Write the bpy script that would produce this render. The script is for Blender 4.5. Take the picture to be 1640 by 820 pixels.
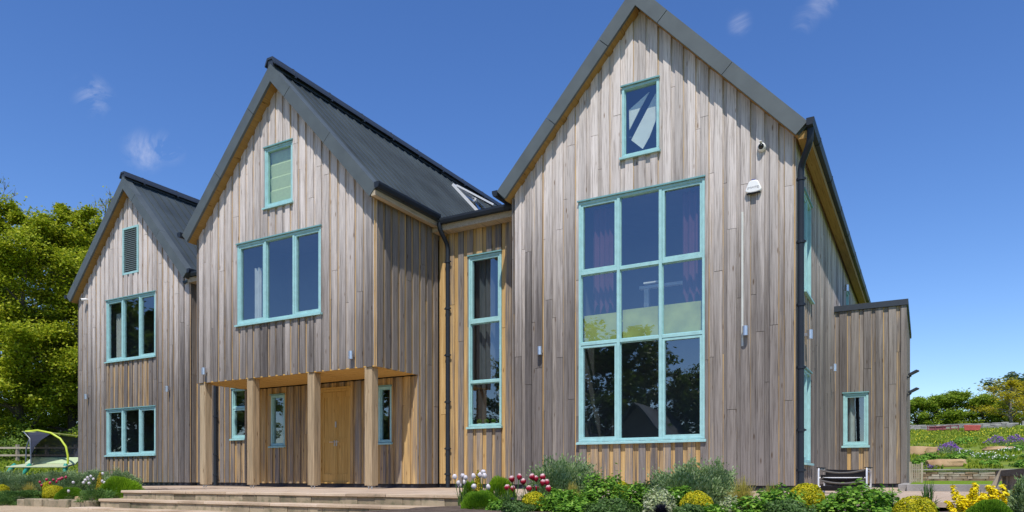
import bpy, bmesh, math, random
import numpy as np
from mathutils import Vector, Matrix, noise
R = math.radians
for o in list(bpy.data.objects): bpy.data.objects.remove(o, do_unlink=True)
sc = bpy.context.scene
col = sc.collection

# ------------------------------------------------------------------ camera, sky, sun, exposure
EYE = 0.24
cam = bpy.data.objects.new("camera", bpy.data.cameras.new("camera"))
col.objects.link(cam)
cam.location = (0, 0, EYE)
cam.rotation_euler = (R(90), 0, R(29.6))
cam.data.sensor_width = 36.0
cam.data.lens = 25.53
cam.data.shift_y = 0.2165
cam.data.clip_start = 0.1
cam.data.clip_end = 6000
sc.camera = cam

SUN = Vector((0.41, -1.0, 1.70)).normalized()
world = bpy.data.worlds.new("World"); sc.world = world
world.use_nodes = True
wn, wl = world.node_tree.nodes, world.node_tree.links
wn.clear()
wo = wn.new('ShaderNodeOutputWorld'); bg = wn.new('ShaderNodeBackground')
sky = wn.new('ShaderNodeTexSky'); sky.sky_type = 'NISHITA'; sky.sun_disc = False
sky.sun_elevation = math.asin(SUN.z); sky.sun_rotation = math.atan2(SUN.x, SUN.y)
sky.air_density = 1.0; sky.dust_density = 0.05; sky.ozone_density = 4.0; sky.altitude = 150
# thin wisps of cloud mixed over the sky by direction
tc = wn.new('ShaderNodeTexCoord')
hs = wn.new('ShaderNodeHueSaturation'); hs.inputs['Saturation'].default_value = 1.20; hs.inputs['Value'].default_value = 1.10; hs.inputs['Hue'].default_value = .511
wl.new(sky.outputs[0], hs.inputs['Color'])
n1 = wn.new('ShaderNodeTexNoise'); n1.inputs['Scale'].default_value = 15.0; n1.inputs['Detail'].default_value = 8; n1.inputs['Roughness'].default_value = .62; n1.inputs['Distortion'].default_value = 1.2
wl.new(tc.outputs['Generated'], n1.inputs['Vector'])
r1 = wn.new('ShaderNodeMapRange'); r1.inputs[1].default_value = .44; r1.inputs[2].default_value = .74; wl.new(n1.outputs[0], r1.inputs[0])
prev = None
for (cx, cy, cz, rad, amt) in ((-.7848, .4614, .4138, .028, .62), (-.7560, .5300, .3790, .024, .60), (-.7740, .5120, .3720, .030, .58), (-.1811, .8395, .5122, .018, .42), (-.0950, .8500, .5170, .024, .40), (-.1150, .8560, .5040, .020, .34)):
    if amt == 0: continue
    v = wn.new('ShaderNodeVectorMath'); v.operation = 'DISTANCE'
    l_ = math.sqrt(cx*cx+cy*cy+cz*cz); v.inputs[1].default_value = (cx/l_, cy/l_, cz/l_)
    nv = wn.new('ShaderNodeVectorMath'); nv.operation = 'NORMALIZE'; wl.new(tc.outputs['Generated'], nv.inputs[0]); wl.new(nv.outputs[0], v.inputs[0])
    q = wn.new('ShaderNodeMapRange'); q.inputs[1].default_value = 0; q.inputs[2].default_value = rad; q.inputs[3].default_value = amt; q.inputs[4].default_value = 0; q.interpolation_type = 'SMOOTHERSTEP'
    wl.new(v.outputs['Value'], q.inputs[0])
    if prev is None: prev = q.outputs[0]
    else:
        ad_ = wn.new('ShaderNodeMath'); ad_.operation = 'ADD'; wl.new(prev, ad_.inputs[0]); wl.new(q.outputs[0], ad_.inputs[1]); prev = ad_.outputs[0]
mu = wn.new('ShaderNodeMath'); mu.operation = 'MULTIPLY'; wl.new(prev, mu.inputs[0]); wl.new(r1.outputs[0], mu.inputs[1])
mx = wn.new('ShaderNodeMixRGB'); mx.inputs[2].default_value = (5.5, 5.6, 6.4, 1)
wl.new(mu.outputs[0], mx.inputs[0]); wl.new(hs.outputs[0], mx.inputs[1])
wl.new(mx.outputs[0], bg.inputs[0]); bg.inputs[1].default_value = 0.13
wl.new(bg.outputs[0], wo.inputs[0])

sun = bpy.data.objects.new("sun", bpy.data.lights.new("sun", 'SUN'))
col.objects.link(sun)
sun.data.energy = 4.0; sun.data.angle = R(0.5); sun.data.color = (1.0, .95, .87)
sun.rotation_euler = (-SUN).to_track_quat('-Z', 'Y').to_euler()
sun.location = SUN * 60
sc.view_settings.view_transform = 'Standard'; sc.view_settings.look = 'None'
sc.view_settings.exposure = 0.25; sc.view_settings.gamma = 1.0
sc.view_settings.use_curve_mapping = False
sc.render.resolution_x = 1024; sc.render.resolution_y = 512

random.seed(11)
rnd = random.random
U = random.uniform

# ------------------------------------------------------------------ materials
def mat(name):
    m = bpy.data.materials.new(name); m.use_nodes = True
    nt = m.node_tree; b = nt.nodes['Principled BSDF']
    return m, nt.nodes, nt.links, b
def N(ns, t, **kw):
    n = ns.new(t)
    for k, v in kw.items():
        if hasattr(n, k) and k not in n.inputs: setattr(n, k, v)
        else: n.inputs[k].default_value = v
    return n
def ramp(ns, stops):
    r = ns.new('ShaderNodeValToRGB')
    el = r.color_ramp.elements
    while len(el) < len(stops): el.new(.5)
    for e, (p, c) in zip(el, stops):
        e.position = p; e.color = (*c, 1) if len(c) == 3 else c
    return r
def simple(name, c, rough=.6, metal=0, var=.12, scale=6, bump=0, bscale=40, spec=.5):
    m, ns, ls, b = mat(name)
    t = N(ns, 'ShaderNodeTexCoord')
    n = N(ns, 'ShaderNodeTexNoise', Scale=scale, Detail=5)
    ls.new(t.outputs['Object'], n.inputs['Vector'])
    r = ramp(ns, [(.3, tuple(x*(1-var) for x in c)), (.7, tuple(min(1, x*(1+var)) for x in c))])
    ls.new(n.outputs[0], r.inputs[0]); ls.new(r.outputs[0], b.inputs['Base Color'])
    b.inputs['Roughness'].default_value = rough; b.inputs['Metallic'].default_value = metal
    b.inputs['Specular IOR Level'].default_value = spec
    if bump:
        n2 = N(ns, 'ShaderNodeTexNoise', Scale=bscale, Detail=4)
        ls.new(t.outputs['Object'], n2.inputs['Vector'])
        bp = N(ns, 'ShaderNodeBump', Strength=bump, Distance=.02)
        ls.new(n2.outputs[0], bp.inputs['Height']); ls.new(bp.outputs[0], b.inputs['Normal'])
    return m

def wood_boards(name, pal, fresh, fresh2, grain_axis='z'):
    """weathered boards; attribute bd = (tone, freshness, bleach)"""
    m, ns, ls, b = mat(name)
    t = N(ns, 'ShaderNodeTexCoord'); at = N(ns, 'ShaderNodeAttribute', attribute_name='bd')
    sp = N(ns, 'ShaderNodeSeparateColor'); ls.new(at.outputs['Color'], sp.inputs[0])
    off = N(ns, 'ShaderNodeVectorMath', operation='SCALE'); off.inputs['Scale'].default_value = 37.0
    ls.new(at.outputs['Color'], off.inputs[0])
    ad = N(ns, 'ShaderNodeVectorMath', operation='ADD')
    ls.new(t.outputs['Object'], ad.inputs[0]); ls.new(off.outputs[0], ad.inputs[1])
    def mapped(s, sz):
        q = N(ns, 'ShaderNodeMapping')
        v = {'z': (s, s, sz), 'x': (sz, s, s), 'y': (s, sz, s)}[grain_axis]
        q.inputs['Scale'].default_value = v
        ls.new(ad.outputs[0], q.inputs['Vector']); return q
    g1 = N(ns, 'ShaderNodeTexNoise', Scale=1, Detail=6, Roughness=.65, Distortion=.4); ls.new(mapped(55, 1.6).outputs[0], g1.inputs['Vector'])
    g2 = N(ns, 'ShaderNodeTexNoise', Scale=1, Detail=4, Roughness=.6); ls.new(mapped(17, .42).outputs[0], g2.inputs['Vector'])
    g3 = N(ns, 'ShaderNodeTexNoise', Scale=1, Detail=4, Roughness=.6); ls.new(mapped(22, .9).outputs[0], g3.inputs['Vector'])
    # tone = rand*.55 + g2*.45
    a = N(ns, 'ShaderNodeMath', operation='MULTIPLY'); a.inputs[1].default_value = .54; ls.new(sp.outputs[0], a.inputs[0])
    a2 = N(ns, 'ShaderNodeMath', operation='MULTIPLY_ADD'); a2.inputs[1].default_value = .50; ls.new(g2.outputs[0], a2.inputs[0]); ls.new(a.outputs[0], a2.inputs[2])
    r = ramp(ns, [(i/(len(pal)-1), c) for i, c in enumerate(pal)]); ls.new(a2.outputs[0], r.inputs[0])
    # paler towards the top of the wall, uneven by board
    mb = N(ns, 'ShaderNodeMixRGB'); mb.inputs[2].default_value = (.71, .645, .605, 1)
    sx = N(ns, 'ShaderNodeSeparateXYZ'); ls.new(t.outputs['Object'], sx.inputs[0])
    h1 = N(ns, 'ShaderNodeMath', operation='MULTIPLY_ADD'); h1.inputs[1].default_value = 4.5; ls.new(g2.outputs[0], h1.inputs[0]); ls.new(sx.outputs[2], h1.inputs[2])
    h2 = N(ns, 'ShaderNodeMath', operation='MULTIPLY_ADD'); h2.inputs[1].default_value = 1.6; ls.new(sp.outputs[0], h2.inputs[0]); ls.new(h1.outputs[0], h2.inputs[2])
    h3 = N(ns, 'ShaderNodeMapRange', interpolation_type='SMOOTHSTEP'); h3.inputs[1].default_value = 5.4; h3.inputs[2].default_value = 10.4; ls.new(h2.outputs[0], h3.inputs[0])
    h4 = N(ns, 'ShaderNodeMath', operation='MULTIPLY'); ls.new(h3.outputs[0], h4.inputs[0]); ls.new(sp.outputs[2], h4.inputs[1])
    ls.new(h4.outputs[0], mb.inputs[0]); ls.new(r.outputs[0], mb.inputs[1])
    # grain darkening
    gr = ramp(ns, [(.34, (.42, .38, .35)), (.50, (.94, .93, .92)), (.70, (1.12, 1.12, 1.12))]); ls.new(g1.outputs[0], gr.inputs[0])
    mg = N(ns, 'ShaderNodeMixRGB', blend_type='MULTIPLY'); mg.inputs[0].default_value = .8
    ls.new(mb.outputs[0], mg.inputs[1]); ls.new(gr.outputs[0], mg.inputs[2])
    # fresh timber
    fr = ramp(ns, [(.3, fresh), (.7, fresh2)]); ls.new(g3.outputs[0], fr.inputs[0])
    f1 = N(ns, 'ShaderNodeMath', operation='ADD'); ls.new(sp.outputs[1], f1.inputs[0]); ls.new(g3.outputs[0], f1.inputs[1])
    f2 = N(ns, 'ShaderNodeMapRange'); f2.inputs[1].default_value = .72; f2.inputs[2].default_value = 1.12; ls.new(f1.outputs[0], f2.inputs[0])
    mf = N(ns, 'ShaderNodeMixRGB'); ls.new(f2.outputs[0], mf.inputs[0]); ls.new(mg.outputs[0], mf.inputs[1]); ls.new(fr.outputs[0], mf.inputs[2])
    # knots
    vo = N(ns, 'ShaderNodeTexVoronoi', Scale=1); ls.new(mapped(7, 1.7).outputs[0], vo.inputs['Vector'])
    kr = ramp(ns, [(.0, (.35, .27, .2)), (.07, (.6, .52, .45)), (.12, (1, 1, 1))]); ls.new(vo.outputs['Distance'], kr.inputs[0])
    mk = N(ns, 'ShaderNodeMixRGB', blend_type='MULTIPLY'); mk.inputs[0].default_value = 1
    ls.new(mf.outputs[0], mk.inputs[1]); ls.new(kr.outputs[0], mk.inputs[2])
    ls.new(mk.outputs[0], b.inputs['Base Color'])
    b.inputs['Roughness'].default_value = .85; b.inputs['Specular IOR Level'].default_value = .2
    bp = N(ns, 'ShaderNodeBump', Strength=.5, Distance=.004); ls.new(g1.outputs[0], bp.inputs['Height']); ls.new(bp.outputs[0], b.inputs['Normal'])
    return m
GREY = [(.062, .060, .060), (.120, .107, .102), (.192, .172, .160), (.25, .222, .200), (.38, .34, .30)]
M = {}
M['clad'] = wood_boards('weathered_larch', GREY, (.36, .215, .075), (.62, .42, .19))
M['clad_porch'] = M['clad']
M['oak'] = wood_boards('oak_post', [(.13, .10, .07), (.28, .21, .13), (.42, .32, .20), (.54, .43, .29)], (.45, .30, .14), (.6, .43, .25))
M['soffit'] = wood_boards('soffit_timber', [(.26, .155, .05), (.32, .19, .065), (.36, .22, .08), (.40, .25, .1)], (.32, .18, .045), (.40, .24, .07), 'y')
M['fascia'] = wood_boards('fascia_timber', [(.34, .28, .2), (.42, .35, .26), (.5, .42, .31), (.5, .42, .31)], (.45, .30, .14), (.6, .43, .25), 'y')
M['door'] = wood_boards('door_oak', [(.42, .25, .07), (.5, .30, .09), (.55, .34, .11), (.58, .37, .13)], (.5, .3, .08), (.6, .38, .13))
M['barge'] = simple('grey_green_metal', (.085, .10, .10), .5, .0, .12, 3, .03, 30)
M['roof'] = simple('dark_slate_metal_roof', (.052, .066, .074), .55, .0, .30, .8, .12, 6, spec=.25)
M['ridge'] = simple('ridge_metal', (.028, .036, .05), .5, 0, .1, 4)
M['gutter'] = simple('navy_grey_gutter', (.022, .028, .038), .45, 0, .08, 4, spec=.2)
M['paint'] = simple('turquoise_paint', (.31, .54, .54), .5, 0, .10, 9, .05, 60)
M['drip'] = simple('pale_turquoise_drip', (.16, .33, .34), .45, 0, .1, 8)
M['plinth'] = simple('black_plinth', (.018, .02, .03), .7, 0, .3, 12, .3, 30)
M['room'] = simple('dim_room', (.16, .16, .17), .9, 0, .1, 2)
M['curt_dark'] = simple('dark_curtain', (.10, .11, .12), .9, 0, .1, 5)
M['curt_red'] = simple('plum_curtain', (.13, .045, .065), .9, 0, .15, 5)
M['curt_pale'] = simple('pale_curtain', (.55, .56, .52), .9, 0, .1, 5)
M['patch_white'] = simple('white_light_patch', (.85, .86, .76), .9, 0, .05, 5)  # pale colour of the modelled light patches in the attic window
M['blind'] = simple('green_blind', (.62, .70, .34), .85, 0, .06, 14)
M['lime'] = simple('lime_panel', (.42, .46, .14), .8, 0, .2, 3)
M['white'] = simple('white_plastic', (.80, .80, .78), .4, 0, .03, 10)
M['bluep'] = simple('blue_plastic', (.05, .07, .25), .4, 0, .03, 10)
M['blackg'] = simple('black_gloss', (.01, .01, .012), .12, 0, .03, 10)
M['steel'] = simple('brushed_steel', (.62, .62, .64), .32, .85, .05, 20)
M['chrome'] = simple('chrome', (.78, .77, .75), .35, .35, .03, 20)
M['leather'] = simple('black_leather', (.012, .012, .014), .6, 0, .2, 20, spec=.2)
M['greyleather'] = simple('grey_strap', (.14, .135, .125), .6, 0, .1, 20)
M['yellowwood'] = simple('yellow_stair_wood', (.60, .42, .12), .6, 0, .1, 6)
M['alu'] = simple('white_aluminium', (.75, .76, .76), .35, .2, .05, 10)
M['slat'] = simple('louvre_grey', (.17, .22, .23), .5, 0, .1, 10)

def glass():
    m, ns, ls, b = mat('window_glass'); ns.remove(b)
    out = [n for n in ns if n.type == 'OUTPUT_MATERIAL'][0]
    tr = N(ns, 'ShaderNodeBsdfTransparent'); tr.inputs[0].default_value = (.80, .86, .86, 1)
    gl = N(ns, 'ShaderNodeBsdfGlossy', Roughness=.012); gl.inputs[0].default_value = (.92, .95, 1, 1)
    lw = N(ns, 'ShaderNodeLayerWeight', Blend=.5); fr = N(ns, 'ShaderNodeMath', operation='POWER'); fr.inputs[1].default_value = 5.0; ls.new(lw.outputs['Facing'], fr.inputs[0])
    ma = N(ns, 'ShaderNodeMapRange'); ma.inputs[1].default_value = 0.0; ma.inputs[2].default_value = 1.0; ma.inputs[3].default_value = .20; ma.inputs[4].default_value = 1.0
    ls.new(fr.outputs[0], ma.inputs[0])
    no = N(ns, 'ShaderNodeTexNoise', Scale=.9, Detail=1); t = N(ns, 'ShaderNodeTexCoord'); ls.new(t.outputs['Object'], no.inputs['Vector'])
    bp = N(ns, 'ShaderNodeBump', Strength=.03, Distance=.15); ls.new(no.outputs[0], bp.inputs['Height']); ls.new(bp.outputs[0], gl.inputs['Normal'])
    mi = N(ns, 'ShaderNodeMixShader'); ls.new(ma.outputs[0], mi.inputs[0]); ls.new(tr.outputs[0], mi.inputs[1]); ls.new(gl.outputs[0], mi.inputs[2])
    ls.new(mi.outputs[0], out.inputs[0]); return m
M['glass'] = glass()

def leafmat(name, c1, c2, trans=.35, c3=None):
    m, ns, ls, b = mat(name)
    g = N(ns, 'ShaderNodeNewGeometry')
    st = [(0, c1), (.6, c2)] + ([(1, c3)] if c3 else [])
    r = ramp(ns, st); ls.new(g.outputs['Random Per Island'], r.inputs[0])
    ls.new(r.outputs[0], b.inputs['Base Color']); b.inputs['Roughness'].default_value = .55; b.inputs['Specular IOR Level'].default_value = .25
    tl = N(ns, 'ShaderNodeBsdfTranslucent'); ls.new(r.outputs[0], tl.inputs[0])
    mi = N(ns, 'ShaderNodeMixShader'); mi.inputs[0].default_value = trans
    out = [n for n in ns if n.type == 'OUTPUT_MATERIAL'][0]
    ls.new(b.outputs[0], mi.inputs[1]); ls.new(tl.outputs[0], mi.inputs[2]); ls.new(mi.outputs[0], out.inputs[0])
    return m
LM = {
 'tree': leafmat('spring_leaves', (.15, .22, .012), (.36, .42, .018), .40, (.60, .60, .06)),
 'treedark': leafmat('dark_leaves', (.05, .10, .012), (.13, .21, .02), .3),
 'hedge': leafmat('hedge_leaves', (.13, .22, .02), (.26, .38, .03), .4, (.42, .5, .06)),
 'yellowtree': leafmat('yellow_leaves', (.36, .33, .015), (.55, .47, .02), .4, (.7, .6, .05)),
 'greygreen': leafmat('grey_green_leaves', (.10, .18, .055), (.26, .37, .14), .3, (.45, .54, .30)),
 'golden': leafmat('golden_leaves', (.20, .24, .005), (.50, .46, .01), .3, (.75, .62, .02)),
 'yellowgrass': leafmat('yellow_grass', (.30, .28, .04), (.50, .42, .08), .4, (.55, .48, .16)),
 'juniper': leafmat('juniper', (.05, .12, .03), (.13, .24, .05), .25, (.22, .35, .09)),
 'dome': leafmat('mossy_green', (.07, .17, .01), (.16, .32, .015), .3, (.25, .42, .03)),
 'feather': leafmat('feathery_green', (.12, .24, .01), (.24, .42, .015), .35, (.36, .52, .03)),
 'cone': leafmat('golden_conifer', (.28, .27, .01), (.45, .38, .02), .3, (.5, .3, .03)),
 'leafy': leafmat('bright_leaves', (.06, .16, .015), (.16, .34, .03), .35, (.32, .50, .07)),
 'lowgreen': leafmat('low_green', (.035, .09, .02), (.09, .17, .03), .3, (.14, .22, .08)),
 'pale': leafmat('variegated', (.22, .30, .10), (.42, .48, .24), .35, (.65, .66, .45)),
 'black': leafmat('black_grass', (.008, .008, .012), (.02, .02, .035), .1, (.05, .05, .08)),
 'straps': leafmat('strappy_green', (.03, .08, .02), (.07, .14, .03), .3, (.12, .2, .06)),
 'spurge': leafmat('yellow_bracts', (.78, .62, .01), (.9, .74, .01), .3, (.95, .84, .03)),
 'purple': leafmat('purple_flowers', (.14, .05, .30), (.26, .09, .45), .3, (.4, .2, .6)),
 'daisy': leafmat('white_petals', (.7, .7, .62), (.8, .8, .75), .2),
 'meadow': leafmat('meadow', (.12, .19, .015), (.25, .34, .02), .3, (.42, .44, .06)),
 'dandelion': leafmat('yellow_heads', (.6, .5, .02), (.75, .65, .03), .2),
}
M['bark'] = simple('bark', (.10, .08, .06), .9, 0, .35, 12, .5, 20)
M['barkgrey'] = simple('grey_bark', (.18, .16, .13), .9, 0, .35, 12, .5, 20)

def stonemat(name, c1, c2, c3, scale=1.5, moss=.0):
    m, ns, ls, b = mat(name)
    t = N(ns, 'ShaderNodeTexCoord'); at = N(ns, 'ShaderNodeAttribute', attribute_name='bd')
    sp = N(ns, 'ShaderNodeSeparateColor'); ls.new(at.outputs['Color'], sp.inputs[0])
    n = N(ns, 'ShaderNodeTexNoise', Scale=scale, Detail=6); ls.new(t.outputs['Object'], n.inputs['Vector'])
    a = N(ns, 'ShaderNodeMath', operation='MULTIPLY_ADD'); a.inputs[1].default_value = .5; ls.new(sp.outputs[0], a.inputs[0]); ls.new(n.outputs[0], a.inputs[2])
    r = ramp(ns, [(.35, c1), (.62, c2), (.95, c3)]); ls.new(a.outputs[0], r.inputs[0])
    n3 = N(ns, 'ShaderNodeTexNoise', Scale=9, Detail=6); ls.new(t.outputs['Object'], n3.inputs['Vector'])
    mr = N(ns, 'ShaderNodeMapRange'); mr.inputs[1].default_value = .62-moss; mr.inputs[2].default_value = .75; mr.inputs[4].default_value = .8 if moss else .35
    ls.new(n3.outputs[0], mr.inputs[0])
    mm = N(ns, 'ShaderNodeMixRGB'); mm.inputs[2].default_value = (.10, .11, .06, 1); ls.new(mr.outputs[0], mm.inputs[0]); ls.new(r.outputs[0], mm.inputs[1])
    ls.new(mm.outputs[0], b.inputs['Base Color']); b.inputs['Roughness'].default_value = .9; b.inputs['Specular IOR Level'].default_value = .2
    n2 = N(ns, 'ShaderNodeTexNoise', Scale=35, Detail=5); ls.new(t.outputs['Object'], n2.inputs['Vector'])
    bp = N(ns, 'ShaderNodeBump', Strength=.6, Distance=.01); ls.new(n2.outputs[0], bp.inputs['Height']); ls.new(bp.outputs[0], b.inputs['Normal'])
    return m
M['sand'] = stonemat('sandstone', (.30, .22, .15), (.46, .35, .24), (.58, .46, .34))
M['riser'] = stonemat('mossy_riser', (.15, .125, .085), (.26, .21, .14), (.38, .31, .21), 2, .14)
M['rubble'] = stonemat('rubble_stone', (.13, .09, .06), (.28, .19, .12), (.42, .36, .29), 3)
M['drywall'] = stonemat('grey_dry_stone', (.16, .15, .14), (.28, .27, .25), (.42, .40, .37), 3)
M['boulder'] = stonemat('boulder', (.34, .21, .11), (.50, .34, .19), (.58, .44, .28), 1.6)
M['kerb'] = stonemat('grey_kerb', (.20, .19, .18), (.30, .28, .26), (.38, .36, .33), 2)
M['tim_dark'] = wood_boards('dark_timber', [(.05, .05, .045), (.09, .085, .08), (.13, .125, .115), (.17, .16, .15)], (.12, .1, .08), (.14, .12, .1), 'y')
M['tim_grey'] = wood_boards('grey_timber', [(.20, .18, .16), (.28, .26, .23), (.36, .33, .30), (.4, .37, .33)], (.3, .24, .17), (.36, .3, .22))
M['tim_fence'] = wood_boards('fence_timber', [(.26, .22, .17), (.34, .29, .22), (.42, .37, .28), (.46, .4, .32)], (.3, .24, .17), (.36, .3, .22))

def pavemat():
    m, ns, ls, b = mat('sandstone_flags')
    t = N(ns, 'ShaderNodeTexCoord')
    br = N(ns, 'ShaderNodeTexBrick', Scale=1.0); br.inputs['Mortar Size'].default_value = .012; br.inputs['Brick Width'].default_value = .85; br.inputs['Row Height'].default_value = .5
    br.inputs['Color1'].default_value = (.50, .37, .26, 1); br.inputs['Color2'].default_value = (.58, .46, .34, 1); br.inputs['Mortar'].default_value = (.30, .25, .19, 1)
    br.offset = .37
    ls.new(t.outputs['Object'], br.inputs['Vector'])
    n = N(ns, 'ShaderNodeTexNoise', Scale=2.5, Detail=8, Roughness=.65); ls.new(t.outputs['Object'], n.inputs['Vector'])
    r = ramp(ns, [(.3, (.66, .62, .58)), (.6, (1, 1, 1)), (.8, (1.0, .95, .86))]); ls.new(n.outputs[0], r.inputs[0])
    mm = N(ns, 'ShaderNodeMixRGB', blend_type='MULTIPLY'); mm.inputs[0].default_value = .9
    ls.new(br.outputs[0], mm.inputs[1]); ls.new(r.outputs[0], mm.inputs[2]); ls.new(mm.outputs[0], b.inputs['Base Color'])
    b.inputs['Roughness'].default_value = .88
    bp = N(ns, 'ShaderNodeBump', Strength=.4, Distance=.01); ls.new(n.outputs[0], bp.inputs['Height']); ls.new(bp.outputs[0], b.inputs['Normal'])
    return m
M['pave'] = pavemat()
def groundmat(name, stops, sc1=.6, sc2=9):
    m, ns, ls, b = mat(name)
    t = N(ns, 'ShaderNodeTexCoord')
    n = N(ns, 'ShaderNodeTexNoise', Scale=sc1, Detail=10, Roughness=.7); ls.new(t.outputs['Object'], n.inputs['Vector'])
    r = ramp(ns, stops); ls.new(n.outputs[0], r.inputs[0]); ls.new(r.outputs[0], b.inputs['Base Color'])
    b.inputs['Roughness'].default_value = .95; b.inputs['Specular IOR Level'].default_value = .1
    n2 = N(ns, 'ShaderNodeTexNoise', Scale=sc2, Detail=8); ls.new(t.outputs['Object'], n2.inputs['Vector'])
    bp = N(ns, 'ShaderNodeBump', Strength=.8, Distance=.05); ls.new(n2.outputs[0], bp.inputs['Height']); ls.new(bp.outputs[0], b.inputs['Normal'])
    return m
M['meadow'] = groundmat('meadow_ground', [(.34, (.17, .15, .09)), (.44, (.12, .16, .04)), (.56, (.18, .24, .03)), (.72, (.28, .32, .05))])
M['lawn'] = groundmat('lawn', [(.3, (.13, .22, .015)), (.7, (.19, .29, .02))], 1.5, 30)
M['soil'] = groundmat('soil', [(.3, (.07, .05, .04)), (.7, (.17, .13, .10))], 5, 30)
M['path'] = groundmat('sandy_path', [(.3, (.40, .30, .19)), (.7, (.56, .44, .30))], 4, 30)

# ------------------------------------------------------------------ mesh helpers
class MB:
    def __init__(s): s.v = []; s.f = []; s.c = []
    def poly(s, pts, faces, c=(.5, .3, 0)):
        n = len(s.v); s.v += [tuple(p) for p in pts]
        for f in faces: s.f.append([n+i for i in f]); s.c.append(c)
    def hexa(s, p, c=(.5, .3, 0)):      # 8 points: bottom 4 then top 4
        s.poly(p, [(0, 3, 2, 1), (4, 5, 6, 7), (0, 1, 5, 4), (1, 2, 6, 5), (2, 3, 7, 6), (3, 0, 4, 7)], c)
    def box(s, x0, x1, y0, y1, z0, z1, c=(.5, .3, 0)):
        s.hexa([(x0, y0, z0), (x1, y0, z0), (x1, y1, z0), (x0, y1, z0), (x0, y0, z1), (x1, y0, z1), (x1, y1, z1), (x0, y1, z1)], c)
    def fbox(s, fr, u0, u1, d0, d1, z0, z1, c=(.5, .3, 0), zt=None):
        za, zb = zt if zt else (z1, z1)
        s.hexa([fr(u0, d0, z0), fr(u1, d0, z0), fr(u1, d1, z0), fr(u0, d1, z0), fr(u0, d0, za), fr(u1, d0, zb), fr(u1, d1, zb), fr(u0, d1, za)], c)
    def extrude(s, prof, y0, y1, c=(.5, .3, 0), ax='y'):   # prof: (x,z) points
        n = len(prof)
        if ax == 'y': pts = [(x, y0, z) for x, z in prof] + [(x, y1, z) for x, z in prof]
        else: pts = [(y0, x, z) for x, z in prof] + [(y1, x, z) for x, z in prof]
        s.poly(pts, [tuple(range(n)), tuple(range(2*n-1, n-1, -1))] + [(i, (i+1) % n, n+(i+1) % n, n+i) for i in range(n)], c)
    def tube(s, pts, rad, sides=8, c=(.5, .3, 0), caps=True):
        pts = [Vector(p) for p in pts]
        if not hasattr(rad, '__len__'): rad = [rad]*len(pts)
        n0 = len(s.v); ref = None
        for i, p in enumerate(pts):
            d = (pts[min(i+1, len(pts)-1)]-pts[max(i-1, 0)]).normalized()
            if ref is None:
                ref = d.orthogonal().normalized()
            ref = (ref - d*ref.dot(d))
            ref = ref.normalized() if ref.length > 1e-6 else d.orthogonal().normalized()
            b = d.cross(ref)
            for k in range(sides):
                a = 2*math.pi*k/sides
                s.v.append(tuple(p+(ref*math.cos(a)+b*math.sin(a))*rad[i]))
        for i in range(len(pts)-1):
            for k in range(sides):
                a = n0+i*sides+k; b2 = n0+i*sides+(k+1) % sides
                s.f.append([a, b2, b2+sides, a+sides]); s.c.append(c)
        if caps:
            s.f.append([n0+k for k in range(sides)][::-1]); s.c.append(c)
            s.f.append([n0+(len(pts)-1)*sides+k for k in range(sides)]); s.c.append(c)
    def lathe(s, cx, cy, prof, sides=20, c=(.5, .3, 0)):   # vertical lathe, prof (r,z)
        s.tube([(cx, cy, z) for r, z in prof], [max(r, .0005) for r, z in prof], sides, c)
    def build(s, name, m, parent=None, smooth=False, recalc=True):
        me = bpy.data.meshes.new(name); me.from_pydata(s.v, [], s.f)
        me.materials.append(m)
        ca = me.color_attributes.new('bd', 'FLOAT_COLOR', 'CORNER')
        arr = []
        for f, c in zip(s.f, s.c): arr += [c[0], c[1], c[2], 1.0]*len(f)
        ca.data.foreach_set('color', arr)
        if recalc:
            bm = bmesh.new(); bm.from_mesh(me); bmesh.ops.recalc_face_normals(bm, faces=bm.faces); bm.to_mesh(me); bm.free()
        if smooth:
            me.polygons.foreach_set('use_smooth', [True]*len(me.polygons))
            try: me.set_sharp_from_angle(angle=R(40))
            except Exception: pass
        o = bpy.data.objects.new(name, me); col.objects.link(o)
        if parent:
            bpy.context.view_layer.update(); o.parent = parent; o.matrix_parent_inverse = parent.matrix_world.inverted()
        return o
def tag(o, label=None, cat=None, group=None, kind=None):
    if label: o['label'] = label
    if cat: o['category'] = cat
    if group: o['group'] = group
    if kind: o['kind'] = kind
    return o
def empty(name, loc=(0, 0, 0), rz=0):
    o = bpy.data.objects.new(name, None); col.objects.link(o); o.location = loc; o.rotation_euler = (0, 0, rz)
    o.empty_display_size = .2
    return o
def kid(mb, name, m, parent, smooth=False):     # part in the parent's local space
    o = mb.build(name, m, None, smooth); o.parent = parent
    return o
def copy_tree(o, parent=None):
    c = o.copy(); col.objects.link(c); c.parent = parent
    for ch in list(o.children): copy_tree(ch, c)
    return c
def bevel(o, w=.01, seg=2):
    m = o.modifiers.new('bevel', 'BEVEL'); m.width = w; m.segments = seg; m.limit_method = 'ANGLE'
    return o

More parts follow.
